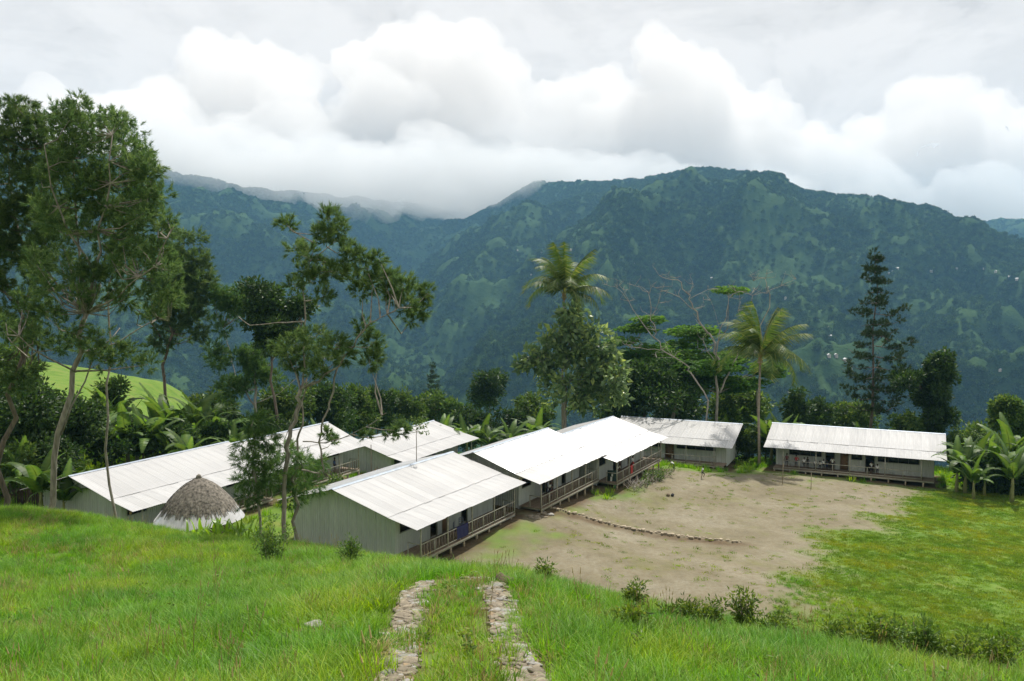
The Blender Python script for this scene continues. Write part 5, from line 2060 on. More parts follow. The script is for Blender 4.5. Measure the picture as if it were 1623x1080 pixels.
# ------------------------------------------------------------------ weeds along the crest
def weed_bush(px, py, D, h, w, label, seed, mat='weed', group=None):
    rng = np.random.default_rng(seed)
    b = ground_at(px, D)
    root = thing('weed_bush', label, 'shrub', b, 0, group)
    mb = MB()
    cl = []
    for k in range(int(6 + w * 7)):
        a = rng.random() * 6.283
        r = w * rng.random() ** .6
        t = Vector((r * math.cos(a), r * math.sin(a) * .7, h * rng.uniform(.55, 1.1)))
        mb.tube([Vector((t.x * .4, t.y * .4, -.05)), t * .6 + Vector((0, 0, .02)), t], [.012, .009, .004], 4, cap=False)
        for z in (.45, .7, .95):
            cl.append((tuple(t * z), .10, .10, .14))
    mb.build('stem', M['bark'], root)
    obj('foliage', crown_mesh('foliage', cl, 'leaf', M[mat], seed, .38 if 'dark' in label else .55, .10, .034, .36, .1, 16), root)


WEEDS = [(1185, 968, 17, .62, .22, 'upright leafy weed standing above the crest beside the fern'), (1235, 975, 16.5, .42, .25, 'low leafy weed next to the upright one on the crest'),
         (1130, 962, 17, .36, .3, 'weedy clump under the fern on the crest'), (1080, 955, 17, .34, .25, 'weedy clump beside the fern on the crest'),
         (1005, 940, 17.5, .42, .12, 'single thin weed at the edge of the slope'), (1380, 1000, 15, .40, .3, 'yellowish weed bush on the crest'),
         (1430, 1010, 15, .46, .35, 'yellowish weed bush on the crest'), (1480, 1025, 14.5, .55, .4, 'dense dark weed bush on the crest'), (1530, 1030, 14.5, .42, .3, 'yellowish weed bush on the crest'),
         (1340, 1000, 15.5, .28, .2, 'yellowish weed bush on the crest'), (1600, 1050, 14.5, .45, .3, 'yellowish weed bush on the crest'),
         (425, 905, 25, .95, .45, 'dark wiry shrub in the grass below the casuarinas'), (555, 915, 24, .55, .25, 'small dark shrub in the grass between casuarinas and tracks'),
         (865, 905, 19, .36, .15, 'thin weed on the crest beside the bent stone track'), (1000, 1040, 13, .25, .2, 'low weed alone in the slope grass below the fern')]


def weeds():
    n = {}
    for w in WEEDS:
        n[w[5]] = n.get(w[5], 0) + 1
    for i, (px, py, D, h, w, lab) in enumerate(WEEDS):
        weed_bush(px, py, D, h * 1.4, w * 1.6, lab, 900 + i, 'weed_dark' if 'dark' in lab else 'weed', lab if n[lab] > 1 else None)


weeds()


def fern():
    q = hit(1085, 950, 10, 40)
    root = thing('fern', 'arching pale green fern on the crest of the slope', 'fern', (q.x, q.y, gz(q.x, q.y)))
    rng = np.random.default_rng(3)
    V, F = [], []
    n = 18
    pts = [np.array([.75 * t, 0, .45 * math.sin(1.9 * t)]) for t in np.linspace(0, 1, n)]
    for k in range(1, n - 1):
        l = .17 * math.sin(math.pi * (.1 + .85 * k / n))
        for s in (-1, 1):
            i = len(V)
            V += [pts[k], pts[k + 1], pts[k] + np.array([.05, s * l, -.02])]
            F.append((i, i + 1, i + 2))
    me = mesh_np('frond', np.array(V), np.array(F), M['fern'], False, np.full(len(V), .6))
    for k in range(7):
        s = rng.uniform(.7, 1.1)
        obj('frond', me, root, (0, 0, .05), (0, -.25 + rng.normal(0, .1), k * .9 - .3), (s, s, s))


M['fern'] = leafy('fern_fronds', (.08, .17, .05), (.13, .26, .08), (.2, .35, .1), .4)
fern()


def strap_clump():
    """bright strap-leaved clump in front of the hut"""
    q = ground_at(345, 34.5)
    root = thing('strap_leaved_plant', 'bright strap-leaved plant clump in front of the thatched hut', 'plant', (q.x, q.y, gz(q.x, q.y)))
    rng = np.random.default_rng(8)
    V, F = [], []
    for k in range(7):
        t = k / 6
        w = .05 * math.sin(math.pi * (.15 + .85 * t)) + .004
        V += [(1.0 * t ** 1.4 * .55, -w, 1.1 * t - .35 * t ** 3), (1.0 * t ** 1.4 * .55, w, 1.1 * t - .35 * t ** 3)]
    F = np.array([(2 * k, 2 * k + 1, 2 * k + 3, 2 * k + 2) for k in range(6)])
    me = mesh_np('leaf', np.array(V), F, M['strap'], True, np.full(len(V), .6))
    for k in range(90):
        s = rng.uniform(.6, 1.35)
        obj('leaf', me, root, (rng.normal(0, .65), rng.normal(0, .3), -.02), (rng.normal(0, .15), rng.normal(0, .3), rng.random() * 6.283), (s, s, s))


M['strap'] = leafy('strap_leaves', (.10, .2, .02), (.17, .33, .03), (.3, .42, .06), .45, .35, .5)
strap_clump()


# ------------------------------------------------------------------ round thatched hut
def hut():
    D = 46.0
    c = P(316, 800, D)
    apex, eave = P(316, 757, D).z, P(316, 822, D).z
    g = gz(c.x, c.y)
    root = thing('thatched_hut', 'round thatched hut with a white metal skirt around its cone roof', 'hut', (c.x, c.y, g))
    rng = np.random.default_rng(4)
    Rr = 2.42
    n = 40
    # wall of woven cane
    MB().tube([(0, 0, -.2), (0, 0, eave - g + .35)], [1.75, 1.75], 28).build('wall', M['woven'], root)
    # cone frame under the thatch
    H = apex - eave

    def cone(r):
        t = r / Rr
        return eave - g + H * (1 - t) ** 1.0 + .40 * max(0.0, math.sin(math.pi * min(t, 1.0)))
    mb = MB()
    rings = [[(r * math.cos(a), r * math.sin(a), cone(r) - .10) for a in np.linspace(0, 2 * math.pi, n, endpoint=False)] for r in (.05, .7, 1.4, 1.95)]
    V = [p for r in rings for p in r]
    F = [(k * n + j, (k + 1) * n + j, (k + 1) * n + (j + 1) % n, k * n + (j + 1) % n) for k in range(3) for j in range(n)]
    mb.add(V, F)
    roof = mb.build('roof', M['thatch'], root, smooth=True)
    # thatch: layered bundles of grass
    Vs, Fs, val = [], [], []
    for layer in range(11):
        r0 = .02 + layer * .165
        m = int(30 + layer * 26)
        for j in range(m):
            a = 6.283 * (j + rng.random()) / m
            r1 = min(r0 + rng.uniform(.34, .62), 1.93 + rng.normal(0, .17))
            w = rng.uniform(.045, .10)
            z0, z1 = cone(r0) + .05, cone(r1) + rng.uniform(-.05, .05)
            ca, sa = math.cos(a), math.sin(a)
            i = len(Vs)
            Vs += [(r0 * ca - sa * w * .6, r0 * sa + ca * w * .6, z0), (r0 * ca + sa * w * .6, r0 * sa - ca * w * .6, z0),
                   (r1 * ca + sa * w * .4, r1 * sa - ca * w * .4, z1), (r1 * ca - sa * w * .4, r1 * sa + ca * w * .4, z1 + .02)]
            Fs.append((i, i + 1, i + 2, i + 3))
    th = obj('thatch', mesh_np('thatch', np.array(Vs), np.array(Fs), M['thatch_straw'], False, None), roof)
    th['kind'] = 'stuff'
    MB().tube([(0, 0, cone(0) - .1), (0, 0, cone(0) + .12), (.02, 0, cone(0) + .2)], [.2, .12, .02], 8).build('finial', M['thatch_straw'], roof)
    # bent metal sheets round the rim
    m = 14
    for j in range(m):
        a0, a1 = 6.283 * j / m, 6.283 * (j + 1.08) / m
        V = []
        k = 7
        for q in range(k):
            a = a0 + (a1 - a0) * q / (k - 1)
            for r, dz in ((1.5, -.06), (2.42 + .04 * math.sin(j * 5.1), -.015)):
                V.append((r * math.cos(a), r * math.sin(a), cone(r) + dz + .008 * (j % 2) + (.02 if q % 2 else 0)))
        F = np.array([(2 * q, 2 * q + 1, 2 * q + 3, 2 * q + 2) for q in range(k - 1)])
        obj('rim_sheet', mesh_np('rim_sheet', V, F, M['roof'], False), roof)


M['thatch_straw'] = plain('thatch_straw', (.045, .040, .033), (.27, .24, .20), .95, 7.0, bump=.3)
hut()


# ------------------------------------------------------------------ picket fence at the left
def fence():
    a, b = ground_at(-20, 62), ground_at(62, 60)
    root = thing('picket_fence', 'dark picket fence running up to the hut-side classroom block', 'fence', tuple(a))
    d = b - a
    L = math.hypot(d.x, d.y)
    ang = math.atan2(d.y, d.x)
    rng = np.random.default_rng(2)
    root.rotation_euler = (0, 0, ang)
    k, x = 0, 0.0
    pk = MB().box((0, 0, 0), (.09, .03, 1.0)).mesh('picket', M['fence'])
    for z in (.4, 1.1):
        MB().bar((0, .05, z), (L, .05, z + b.z - a.z), .04, .08).build('rail', M['fence'], root)
    while x < L:
        gx, gy = a.x + math.cos(ang) * x, a.y + math.sin(ang) * x
        obj('picket', pk, root, (x, rng.normal(0, .01), gz(gx, gy) - a.z - .1), (0, rng.normal(0, .04), 0), (1, 1, rng.uniform(1.35, 1.7)))
        x += rng.uniform(.11, .16)


fence()


# ------------------------------------------------------------------ people
SKIN = cloth('brown_skin', (.10, .055, .035))
HAIR = cloth('black_hair', (.012, .010, .009))
SHIRTS = {'white': cloth('white_shirt_cloth', (.75, .75, .74)), 'red': cloth('red_cloth', (.42, .04, .035)), 'dark': cloth('dark_cloth', (.03, .03, .035)), 'maroon': cloth('maroon_cloth', (.15, .035, .03)),
          'blue': cloth('blue_cloth', (.05, .09, .2)), 'pale': cloth('pale_grey_cloth', (.45, .45, .43)), 'navy': cloth('navy_cloth', (.018, .02, .05))}


def person(label, loc, rz, h, top, bottom, pose='stand', skirt=False, group=None, seed=0):
    """one continuous figure grown over a posed skeleton; fingers, face and hair are modelled at the same scale"""
    rng = np.random.default_rng(seed)
    u = h / 1.7
    J = {'pelvis': (0, 0, .92), 'waist': (0, 0, 1.06), 'chest': (0, .0, 1.26), 'neck': (0, .01, 1.44), 'head0': (0, .02, 1.53), 'head1': (0, .025, 1.66),
         'hipL': (.09, 0, .88), 'kneeL': (.10, .02, .48), 'ankL': (.10, -.01, .08), 'toeL': (.11, .14, .03),
         'hipR': (-.09, 0, .88), 'kneeR': (-.10, .02, .48), 'ankR': (-.10, -.01, .08), 'toeR': (-.11, .14, .03),
         'shL': (.17, 0, 1.38), 'elL': (.23, -.02, 1.11), 'wrL': (.24, .06, .87), 'haL': (.24, .09, .79),
         'shR': (-.17, 0, 1.38), 'elR': (-.23, -.02, 1.11), 'wrR': (-.24, .06, .87), 'haR': (-.24, .09, .79)}
    if pose == 'lean':          # forearms on the rail, body tipped forward
        for k in ('chest', 'neck', 'head0', 'head1', 'shL', 'shR'):
            x, y, z = J[k]
            J[k] = (x, y + (z - .95) * .42, z - (z - .95) * .10)
        J.update(elL=(.24, .30, 1.06), wrL=(.14, .50, 1.0), haL=(.08, .56, 1.0), elR=(-.24, .30, 1.06), wrR=(-.14, .50, 1.0), haR=(-.08, .56, 1.0))
    elif pose == 'run':
        for k in ('chest', 'neck', 'head0', 'head1', 'shL', 'shR'):
            x, y, z = J[k]
            J[k] = (x, y + (z - .95) * .2, z)
        J.update(kneeL=(.10, .30, .62), ankL=(.10, .12, .26), toeL=(.10, .24, .18), kneeR=(-.09, -.10, .50), ankR=(-.09, -.42, .30), toeR=(-.09, -.40, .16),
                 elL=(.24, -.12, 1.16), wrL=(.20, .04, 1.02), haL=(.19, .10, 1.04), elR=(-.24, .22, 1.18), wrR=(-.2, .38, 1.3), haR=(-.19, .42, 1.36))
        J['kneeR'] = (-.09, .02, .47)
        J['ankR'] = (-.09, -.10, .08)
        J['toeR'] = (-.09, .03, .03)
    elif pose == 'bend':
        for k in ('waist', 'chest', 'neck', 'head0', 'head1', 'shL', 'shR'):
            x, y, z = J[k]
            a = R(52)
            dz = z - .92
            J[k] = (x, y + dz * math.sin(a), .92 + dz * math.cos(a))
        J.update(elL=(.24, .46, .96), wrL=(.22, .62, .78), haL=(.21, .68, .72), elR=(-.26, .30, 1.05), wrR=(-.44, .30, 1.02), haR=(-.52, .30, 1.04))
    elif pose == 'hip':
        J.update(elR=(-.36, -.06, 1.12), wrR=(-.19, .05, .98), haR=(-.14, .07, .96))
    rad = {'pelvis': (.145, .105), 'waist': (.125, .09), 'chest': (.155, .10), 'neck': (.055, .055), 'head0': (.075, .085), 'head1': (.085, .095), 'hip': .085, 'knee': .058, 'ank': .04, 'toe': .032, 'sh': .06, 'el': .042, 'wr': .030, 'ha': .026}
    order = list(J)
    bones = [('pelvis', 'waist'), ('waist', 'chest'), ('chest', 'neck'), ('neck', 'head0'), ('head0', 'head1')]
    for s in 'LR':
        bones += [('pelvis', 'hip' + s), ('hip' + s, 'knee' + s), ('knee' + s, 'ank' + s), ('ank' + s, 'toe' + s), ('chest', 'sh' + s), ('sh' + s, 'el' + s), ('el' + s, 'wr' + s), ('wr' + s, 'ha' + s)]
    me = bpy.data.meshes.new('skeleton')
    me.from_pydata([Vector(J[k]) * u for k in order], [(order.index(a), order.index(b)) for a, b in bones], [])
    tmp = bpy.data.objects.new('skeleton', me)
    COL.objects.link(tmp)
    tmp.modifiers.new('skin', 'SKIN')
    tmp.modifiers.new('sub', 'SUBSURF').levels = 1
    sv = me.skin_vertices[0].data
    for k, name in enumerate(order):
        r = rad.get(name, rad.get(name[:-1]))
        r = r if isinstance(r, tuple) else (r, r)
        sv[k].radius = (r[0] * u, r[1] * u)
        sv[k].use_root = name == 'pelvis'
    dg = bpy.context.evaluated_depsgraph_get()
    body = bpy.data.meshes.new_from_object(tmp.evaluated_get(dg))
    bpy.data.objects.remove(tmp)
    body.name = 'body'
    body.materials.clear()
    for m in (SKIN, SHIRTS[top], SHIRTS[bottom]):
        body.materials.append(m)
    seg = [(Vector(J[a]) * u, Vector(J[b]) * u, a, b) for a, b in bones]
    for p in body.polygons:
        c = p.center
        best, bd = None, 9
        for a, b, na, nb in seg:
            t = max(0, min(1, (c - a).dot(b - a) / max((b - a).length_squared, 1e-9)))
            d = (a.lerp(b, t) - c).length
            if d < bd:
                bd, best = d, (na, nb, t)
        na, nb, t = best
        if na in ('waist', 'chest') and nb in ('chest', 'shL', 'shR', 'neck') and not (nb == 'neck' and t > .6):
            mi = 1
        elif na[:2] == 'sh' and t < .75:
            mi = 1
        elif na == 'pelvis' and nb == 'waist':
            mi = 1 if t > .5 else 2
        elif na == 'pelvis' or (na[:3] == 'hip' and t < (.95 if not skirt else .8)):
            mi = 2
        else:
            mi = 0
        p.material_index = mi
        p.use_smooth = True
    root = thing('person', label, 'person', loc, rz, group)
    obj('body', body, root)
    # hair, face and fingers
    hc = Vector(J['head1']) * u
    hm = MB()
    n, m = 10, 5
    V = []
    for i in range(m + 1):
        f = i / m * 1.75
        for j in range(n):
            a = 6.283 * j / n
            r = .098 * u * math.sin(min(f, 1.57))
            V.append((hc.x + r * math.cos(a), hc.y - .012 * u + 1.06 * r * math.sin(a), hc.z - .035 * u + .125 * u * math.cos(f)))
    F = [(i * n + j, (i + 1) * n + j, (i + 1) * n + (j + 1) % n, i * n + (j + 1) % n) for i in range(m) for j in range(n)]
    hm.add(V, F)
    hm.build('hair', HAIR, root, smooth=True)
    fm = MB()
    f0 = Vector(J['head0']) * u
    fm.box((f0.x - .012 * u, f0.y + .075 * u, f0.z + .03 * u), (f0.x + .012 * u, f0.y + .108 * u, f0.z + .065 * u))
    for s in (-1, 1):
        fm.box((f0.x + s * .085 * u - .008, f0.y - .01, f0.z + .03 * u), (f0.x + s * .085 * u + .008, f0.y + .02, f0.z + .085 * u))
        w, q = Vector(J['wr' + 'RL'[(s + 1) // 2]]) * u, Vector(J['ha' + 'RL'[(s + 1) // 2]]) * u
        d = (q - w).normalized()
        e = d.cross(Vector((0, 1, .1))).normalized()
        for i, (off, ln) in enumerate(((-.024, .05), (-.008, .066), (.008, .070), (.022, .058))):
            a = q + e * off * u
            fm.tube([a - d * .01, a + d * ln * .6 * u, a + d * ln * u + Vector((0, .006, 0))], [.0085 * u, .008 * u, .005 * u], 5)
        fm.tube([w + e * .02 * u * s, w + e * .045 * u * s + d * .03 * u, q + e * .04 * u * s], [.010 * u, .009 * u, .006 * u], 5)
    fm.build('fingers_and_face', SKIN, root)
    if skirt:
        sm = MB()
        n = 12
        V = []
        for z, r in ((1.0, .135), (.8, .19), (.5, .235)):
            for j in range(n):
                a = 6.283 * j / n
                k = 1 + .06 * math.sin(a * 5)
                V.append((r * k * u * math.cos(a), r * .85 * k * u * math.sin(a), z * u))
        F = [(i * n + j, i * n + (j + 1) % n, (i + 1) * n + (j + 1) % n, (i + 1) * n + j) for i in range(2) for j in range(n)]
        sm.add(V, F)
        sm.build('skirt', SHIRTS[bottom], root, smooth=True)
    return root


def on(key, x, y, rz=0.0):
    """a place on a verandah deck, and a heading measured from looking out over the rail"""
    th = BLD[key][1]
    p = BINFO[key] @ Vector((x, y, -.005))
    return tuple(p), th + math.pi + rz


def people():
    g = None
    spec = [
        ('R2', 2.55, 1.0, .4, 1.66, 'maroon', 'dark', 'stand', False, 'adult in a maroon top standing at the end post of the separate block'),
        ('R2', 3.6, 1.1, -.3, 1.55, 'red', 'navy', 'hip', False, 'person in a bright red top on the verandah of the separate block'),
        ('R2', 4.5, .95, .2, 1.35, 'white', 'dark', 'stand', False, 'child in a white shirt next to the one in red at the far verandah rail'),
        ('R2', 4.85, 1.3, -.5, 1.4, 'dark', 'dark', 'stand', False, 'child in dark clothes standing close behind a white-shirted child on the far verandah'),
        ('R2', 5.75, .85, .3, 1.22, 'white', 'navy', 'stand', False, 'small child in a white shirt by the tall verandah post of the separate block'),
        ('R2', 6.25, .9, 0, 1.2, 'white', 'dark', 'lean', False, 'child in a white shirt leaning on the far verandah rail'),
        ('R2', 6.62, 1.2, .6, 1.3, 'white', 'navy', 'stand', False, 'child in a white shirt just before the open dark doorway of the separate block'),
        ('R2', 6.95, 1.45, -.5, 1.28, 'dark', 'navy', 'stand', False, 'child in dark clothes at the edge of the open doorway of the separate block'),
        ('R2', 7.55, 1.5, 0, 1.62, 'white', 'dark', 'stand', False, 'tall person in a white shirt standing in the open doorway of the separate block'),
        ('R2', 11.7, 1.6, .4, 1.45, 'white', 'dark', 'stand', False, 'person in a white shirt in the second doorway of the separate block'),
        ('R2', 12.35, .95, -.2, 1.3, 'white', 'navy', 'stand', False, 'child in a white shirt just past the second doorway of the separate block'),
        ('B2', 3.4, .75, .2, 1.5, 'dark', 'dark', 'lean', False, 'person in dark clothes bowed over the rail of the middle block'),
        ('B2', 4.1, .95, -.2, 1.55, 'white', 'maroon', 'stand', True, 'person in a white top and reddish skirt behind the rail of the middle block'),
        ('B2', 4.5, 1.5, .3, 1.62, 'dark', 'navy', 'stand', False, 'person in black against the wall of the middle block'),
        ('B3', 2.6, .9, -.3, 1.66, 'pale', 'dark', 'lean', False, 'person in a pale grey shirt leaning on the far block rail'),
        ('B3', 7.0, .95, .1, 1.6, 'white', 'red', 'stand', True, 'person in a white top and red skirt on the far block verandah'),
        ('L3', 10.5, 1.0, .2, 1.6, 'blue', 'dark', 'stand', False, 'person in dark blue on the hut-side verandah under the hanging branches'),
        ('L2', 3.2, .9, .0, 1.55, 'white', 'dark', 'stand', False, 'person in a white shirt just showing over the ridge of the stepped row'),
    ]
    for i, (k, x, y, rz, h, t, b, pose, sk, lab) in enumerate(spec):
        loc, a = on(k, x, y, rz)
        person(lab, loc, a, h, t, b, pose, sk, 'people at the school', i)
    q = hit(1113, 759, 70, 100)
    person('child in a white shirt running across the bare yard', (q.x, q.y, gz(q.x, q.y)), R(-75), 1.35, 'white', 'dark', 'run', False, 'people at the school', 40)
    q = BINFO['B3'] @ Vector((14.2, -1.1, 0))
    person('child in a white shirt bending by the far corner of the row', (q.x, q.y, gz(q.x, q.y)), R(60), 1.4, 'white', 'navy', 'bend', False, 'people at the school', 41)


people()


# ------------------------------------------------------------------ small things round the school
def hung_cloth(name, label, key, x0, x1, z0, mat, seed):
    rng = np.random.default_rng(seed)
    yp = .35
    nx, nz = 13, 9
    V = []
    for side, k0 in ((-1, 0), (1, 1)):
        pass
    path = []
    for k in range(nz):
        path.append((-.05 - .012 * k / nz, .965 - (.965 - z0) * (nz - 1 - k) / (nz - 1)))
    path += [(-.03, .985), (.03, .985)]
    for k in range(4):
        path.append((.05, .965 - .28 * (k + 1) / 4))
    for y, z in path:
        for i in range(nx):
            t = i / (nx - 1)
            V.append((x0 + (x1 - x0) * t + .02 * math.sin(z * 6), yp + y + .018 * math.sin(t * 19 + z * 2) * (-1 if y < 0 else 1) * min(1, abs(z - .98) * 3) - (.02 if y < 0 else -.02), z + .01 * math.sin(t * 7)))
    F = np.array([(k * nx + i, k * nx + i + 1, (k + 1) * nx + i + 1, (k + 1) * nx + i) for k in range(len(path) - 1) for i in range(nx - 1)])
    me = mesh_np(name, V, F, mat, True)
    o = obj(name, me)
    o.matrix_world = BINFO[key]
    tag(o, label, 'cloth')


hung_cloth('hung_cloth', 'dark blue cloth hanging over a verandah rail in front of two chairs', 'B1', 5.4, 6.9, .12, SHIRTS['navy_bright'] if 'navy_bright' in SHIRTS else cloth('deep_blue_cloth', (.022, .022, .085)), 1)
hung_cloth('hung_cloth', 'red cloth hanging over the rail of the far block of the row', 'B3', 4.6, 5.2, .2, SHIRTS['red'], 2)


def chair(label, key, x, y, rz):
    th = BLD[key][1]
    p = BINFO[key] @ Vector((x, y, -.006))
    root = thing('wooden_chair', label, 'chair', tuple(p), th + rz, 'chairs on the verandah')
    wd = M['chair']
    MB().box((-.21, -.2, .42), (.21, .2, .46)).build('seat', wd, root)
    for sx in (-1, 1):
        MB().box((sx * .19 - .02, -.19, 0), (sx * .19 + .02, -.15, .42)).build('leg', wd, root)
        MB().box((sx * .19 - .02, .15, 0), (sx * .19 + .02, .19, .9)).build('leg', wd, root)
    for z in (.6, .75, .86):
        MB().box((-.17, .16, z), (.17, .18, z + .05)).build('back_slat', wd, root)


M['chair'] = plain('blue_grey_chair_paint', (.10, .12, .17), (.17, .19, .24), .6, 6)
chair('blue-grey chair standing behind the hanging dark blue cloth', 'B1', 6.9, 1.3, .4)
chair('blue-grey chair against the wall past the dark blue cloth', 'B1', 8.1, 1.5, -.3)


def board_and_bucket():
    th = BLD['B2'][1]
    p = BINFO['B2'] @ Vector((15.0, -.25, 0))
    g = gz(p.x, p.y)
    root = thing('notice_board', 'dark leaning notice board with a pale figure painted on it', 'notice board', (p.x, p.y, g), th - R(75))
    MB().box((-.42, -.02, .35), (.42, .02, 1.65)).build('panel', cloth('board_dark_green', (.025, .05, .04)), root)
    for s in (-1, 1):
        MB().box((s * .36 - .03, -.015, -.1), (s * .36 + .03, .015, .348)).build('leg', M['stump'], root)
    mk = cloth('chalk_white', (.7, .7, .66))
    MB().add([(-.16, -.024, .6), (.02, -.024, .55), (.05, -.024, 1.0), (-.12, -.024, 1.05)], [(0, 1, 2, 3)]).build('painted_figure', mk, root)
    MB().add([(-.05, -.0245, 1.08), (.1, -.0245, 1.06), (.12, -.0245, 1.3), (-.02, -.0245, 1.33)], [(0, 1, 2, 3)]).build('painted_figure', mk, root)
    q = BINFO['B2'] @ Vector((14.6, -.75, 0))
    b = MB().tube([(0, 0, 0), (0, 0, .34), (0, 0, .36)], [.13, .17, .18], 14).build('bucket', cloth('light_green_plastic', (.18, .42, .2)), None, True)
    b.location = (q.x, q.y, gz(q.x, q.y))
    tag(b, 'light green bucket beside the notice board', 'bucket')


board_and_bucket()


def brush_pile():
    rng = np.random.default_rng(13)
    n = 0
    for c in range(3):
        o0 = BINFO['B3'] @ Vector((2.8 + c * 3.4, -1.2, 0))
        g = gz(o0.x, o0.y)
        lab = ('heap of bare cut branches along the near end of the far block', 'heap of cut branches with withered leaves along the far block', 'heap of leafy cut branches at the far end of the far block')[c]
        root = thing('brush_heap', lab, 'branches', (o0.x, o0.y, g), BLD['B3'][1])
        for k in range(26):
            mb = MB()
            x, y = rng.normal(0, 1.1), rng.normal(0, .35)
            a = rng.normal(.5, .6) + (3.14 if rng.random() < .3 else 0)
            ln = rng.uniform(1.0, 2.4)
            p = Vector((x, y, rng.uniform(.02, .35)))
            q = p + Vector((math.cos(a) * ln, math.sin(a) * ln * .5, rng.uniform(.0, .75)))
            mid = p.lerp(q, .5) + Vector((rng.normal(0, .08), rng.normal(0, .08), rng.normal(.05, .06)))
            r = rng.uniform(.015, .04)
            mb.tube([p, mid, q], [r, r * .8, r * .4], 5)
            for _ in range(2):
                mb.tube([mid, mid + Vector((rng.normal(0, .4), rng.normal(0, .3), rng.uniform(.1, .5)))], [r * .6, r * .2], 4)
            mb.build('branch', M['dead_wood'] if rng.random() < .75 else M['bark'], root)
        if c:
            cl = [((rng.normal(0, 1.0), rng.normal(0, .3), rng.uniform(.2, .8)), .35, .3, .22) for _ in range(9)]
            obj('withered_leaves', crown_mesh('withered_leaves', cl, 'leaf', M['broad_mid'], 77 + c, .8, .22, .1, .5, .3, 16), root)


brush_pile()


def stake(px, py, D, h, label):
    b = ground_at(px, D)
    rng = np.random.default_rng(int(px))
    mb = MB().tube([(0, 0, -.2), (rng.normal(0, .03), 0, h * .5), (rng.normal(0, .05), 0, h)], [.04, .035, .03], 7)
    o = mb.build('wooden_stake', M['stump'], None, True)
    o.location = b
    tag(o, label, 'stake')


stake(1243.5, 769, 88.5, 2.2, 'taller wooden stake in the yard before the end of the separate verandah')
stake(1289, 773, 86.5, 1.75, 'shorter wooden stake standing alone before the separate verandah')


def bags():
    for px, py, s, lab in ((1059, 787, .30, 'small tan and black bag lying on the yard'), (1066, 787, .33, 'small dark bag lying beside the tan one on the yard')):
        q = hit(px, py, 60, 100)
        mb = MB()
        mb.tube([(-.5 * s, 0, .3 * s), (-.45 * s, 0, .34 * s), (0, 0, .42 * s), (.45 * s, 0, .34 * s), (.5 * s, 0, .3 * s)], [.05 * s, .36 * s, .42 * s, .36 * s, .05 * s], 9)
        root = thing('bag', lab, 'bag', (q.x, q.y, gz(q.x, q.y)), px)
        mb.build('body', SHIRTS['dark'] if px > 1060 else M['woven'], root, smooth=True)
        MB().tube([(-.3 * s, 0, .7 * s), (-.2 * s, 0, .95 * s), (.2 * s, 0, .95 * s), (.3 * s, 0, .7 * s)], [.03 * s] * 4, 5).build('strap', SHIRTS['dark'], root)


bags()


def roadside_litter():
    q = hit(512, 1012, 8, 30)
    r = obj('straw_clump', tuft(9001, 160, .28, .14, M['dry_grass'], .008, 3, 1.3), None, (q.x, q.y, gz(q.x, q.y)))
    tag(r, 'matted clump of dead straw in the slope grass beside a flat grey slab', 'straw')
    q = hit(600, 1040, 8, 30)
    r = obj('straw_clump', tuft(9002, 150, .22, .13, M['dry_grass'], .008, 3, 1.3), None, (q.x, q.y, gz(q.x, q.y)))
    tag(r, 'round clump of dead straw touching the edge of a stone track', 'straw')
    q = hit(500, 1008, 8, 30)
    sh = obj('grey_slab', stone_mesh(91, M['stone_grey']), None, (q.x, q.y, gz(q.x, q.y) + .16), (.25, .2, .4), (.34, .22, .06))
    tag(sh, 'flat grey slab half lost in the grass beside the straw clump', 'stone')


roadside_litter()


# thin bare-stemmed sapling in front of the low block, and two slim poles
def sapling():
    D = 66
    b = ground_at(660, D)
    tree('thin_sapling', 'thin bare-stemmed sapling with a small tuft before the low white roof', b,
         [([b, P(660, 728, D), P(661, 690, D), P(659, 672, D)], .05, .02)],
         clumps_px([(650, 676, 8, 5), (668, 672, 8, 5), (660, 666, 8, 5), (672, 684, 5, 4), (646, 684, 5, 4)], D, 3), 'leaf', M['broad_mid'], M['bark'], 71, None, 'tree', .7, .22, .1, .45, .3, 16)
    for px, top, D, lab in ((587, 705, 74, 'slim dark pole beside the end wall of the low block'), (748, 560, 96, None)):
        if lab is None:
            continue
        g = ground_at(px, D)
        t = P(px, top, D)
        o = MB().tube([(0, 0, -.2), (0, 0, t.z - g.z)], [.045, .035], 7).build('pole', M['bark_dark'], None, True)
        o.location = g
        tag(o, lab, 'pole')


sapling()


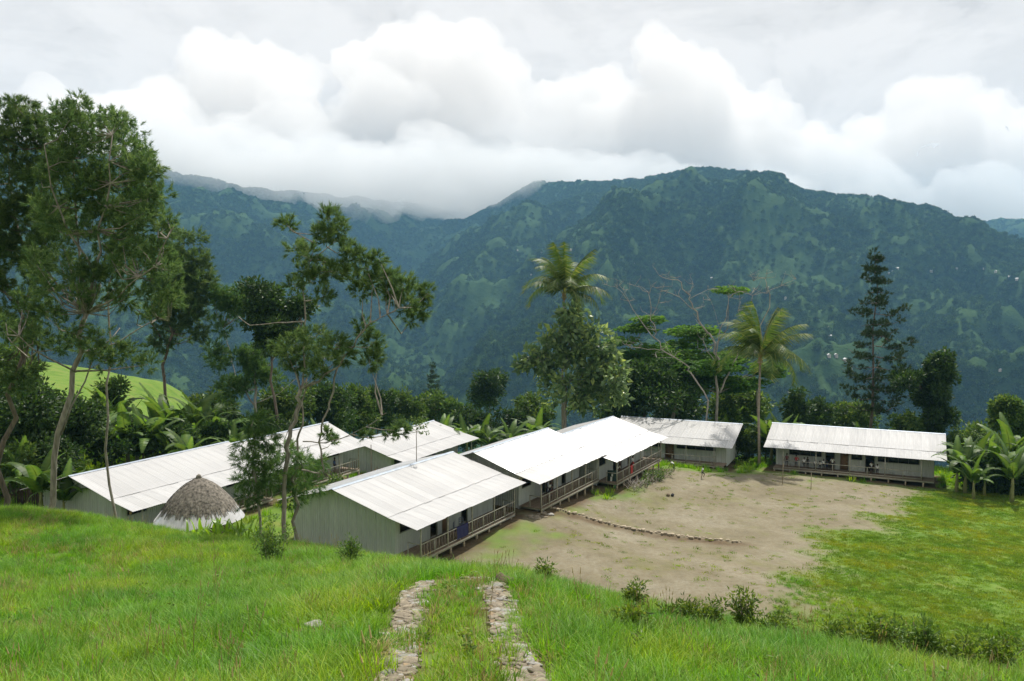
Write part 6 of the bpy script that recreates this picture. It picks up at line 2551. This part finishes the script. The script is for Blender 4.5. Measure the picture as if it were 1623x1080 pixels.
# shrubs growing in the yard between the left blocks and the stepped row
def yard_shrubs():
    for i, (px, D, w, h, mat, lab) in enumerate(((605, 76, .6, 1.5, 'red_leaf', 'red-leaved shrub by the low block'), (540, 72, .8, 1.3, 'broad_mid', 'green shrub before the hut-side verandah'),
                                                 (575, 73, .6, 1.2, 'red_leaf', 'small reddish shrub at the foot of the hut-side verandah'), (1330 * 1.0, 90.3, .0, 0, '', ''))):
        if not lab:
            continue
        b = ground_at(px, D)
        rng = np.random.default_rng(60 + i)
        cl = [((b.x + rng.normal(0, w * .6), b.y + rng.normal(0, w * .5), b.z + h * rng.uniform(.35, 1)), .4, .4, .3) for _ in range(9)]
        tree('yard_shrub', lab, b, [([b, b + Vector((0, 0, h * .7))], .03, .01)], cl, 'leaf', M[mat], M['bark'], 80 + i, None, 'shrub', .8, .3, .13, .5, .2, 18)


yard_shrubs()


# ------------------------------------------------------------------ houses on the far slopes
def far_houses():
    pts = [(395, 443), (402, 447), (420, 452), (372, 448), (310, 440), (838, 413), (850, 412), (846, 418), (858, 405), (842, 437), (1005, 420), (1415, 433), (1422, 428), (1409, 436), (1600, 441), (1560, 428),
           (1578, 433), (1612, 446), (1526, 428), (1516, 428), (1530, 432), (1316, 535), (1312, 521), (1440, 543), (1340, 573), (1325, 567), (1348, 588), (1314, 567), (1385, 526), (1585, 590), (930, 445), (1128, 444),
           (1245, 475), (1212, 463), (820, 400), (905, 398), (160, 455), (180, 462), (1380, 545), (1476, 432)]
    rng = np.random.default_rng(17)
    V = np.array([(-.5, -.35, -.6), (.5, -.35, -.6), (.5, .35, -.6), (-.5, .35, -.6), (-.5, -.35, .32), (.5, -.35, .32), (.5, .35, .32), (-.5, .35, .32), (-.5, 0, .5), (.5, 0, .5)])
    walls = mesh_np('walls', V, [np.array([(0, 1, 5, 4), (1, 2, 6, 5), (2, 3, 7, 6), (3, 0, 4, 7)]), np.array([(5, 6, 9), (7, 4, 8)])], M['far_wall'])
    rv = np.array([(-.58, -.45, .27), (.58, -.45, .27), (.58, 0, .53), (-.58, 0, .53), (.58, .45, .27), (-.58, .45, .27)])
    roof = mesh_np('roof', rv, np.array([(0, 1, 2, 3), (3, 2, 4, 5)]), M['far_roof'])
    for px, py in pts:
        q = hit(px, py, 400, 4200)
        s = rng.uniform(3.5, 6.5)
        root = thing('far_house', 'tiny pale-roofed house on the far mountainside', 'house', (q.x, q.y, q.z + s * .35), rng.random() * 3, 'houses scattered on the far slopes')
        root.scale = (s, s, s)
        obj('walls', walls, root)
        obj('roof', roof, root)


M['far_wall'] = cloth('far_house_wall', (.4, .36, .3))
M['far_roof'] = cloth('far_house_roof', (.6, .6, .6))
far_houses()
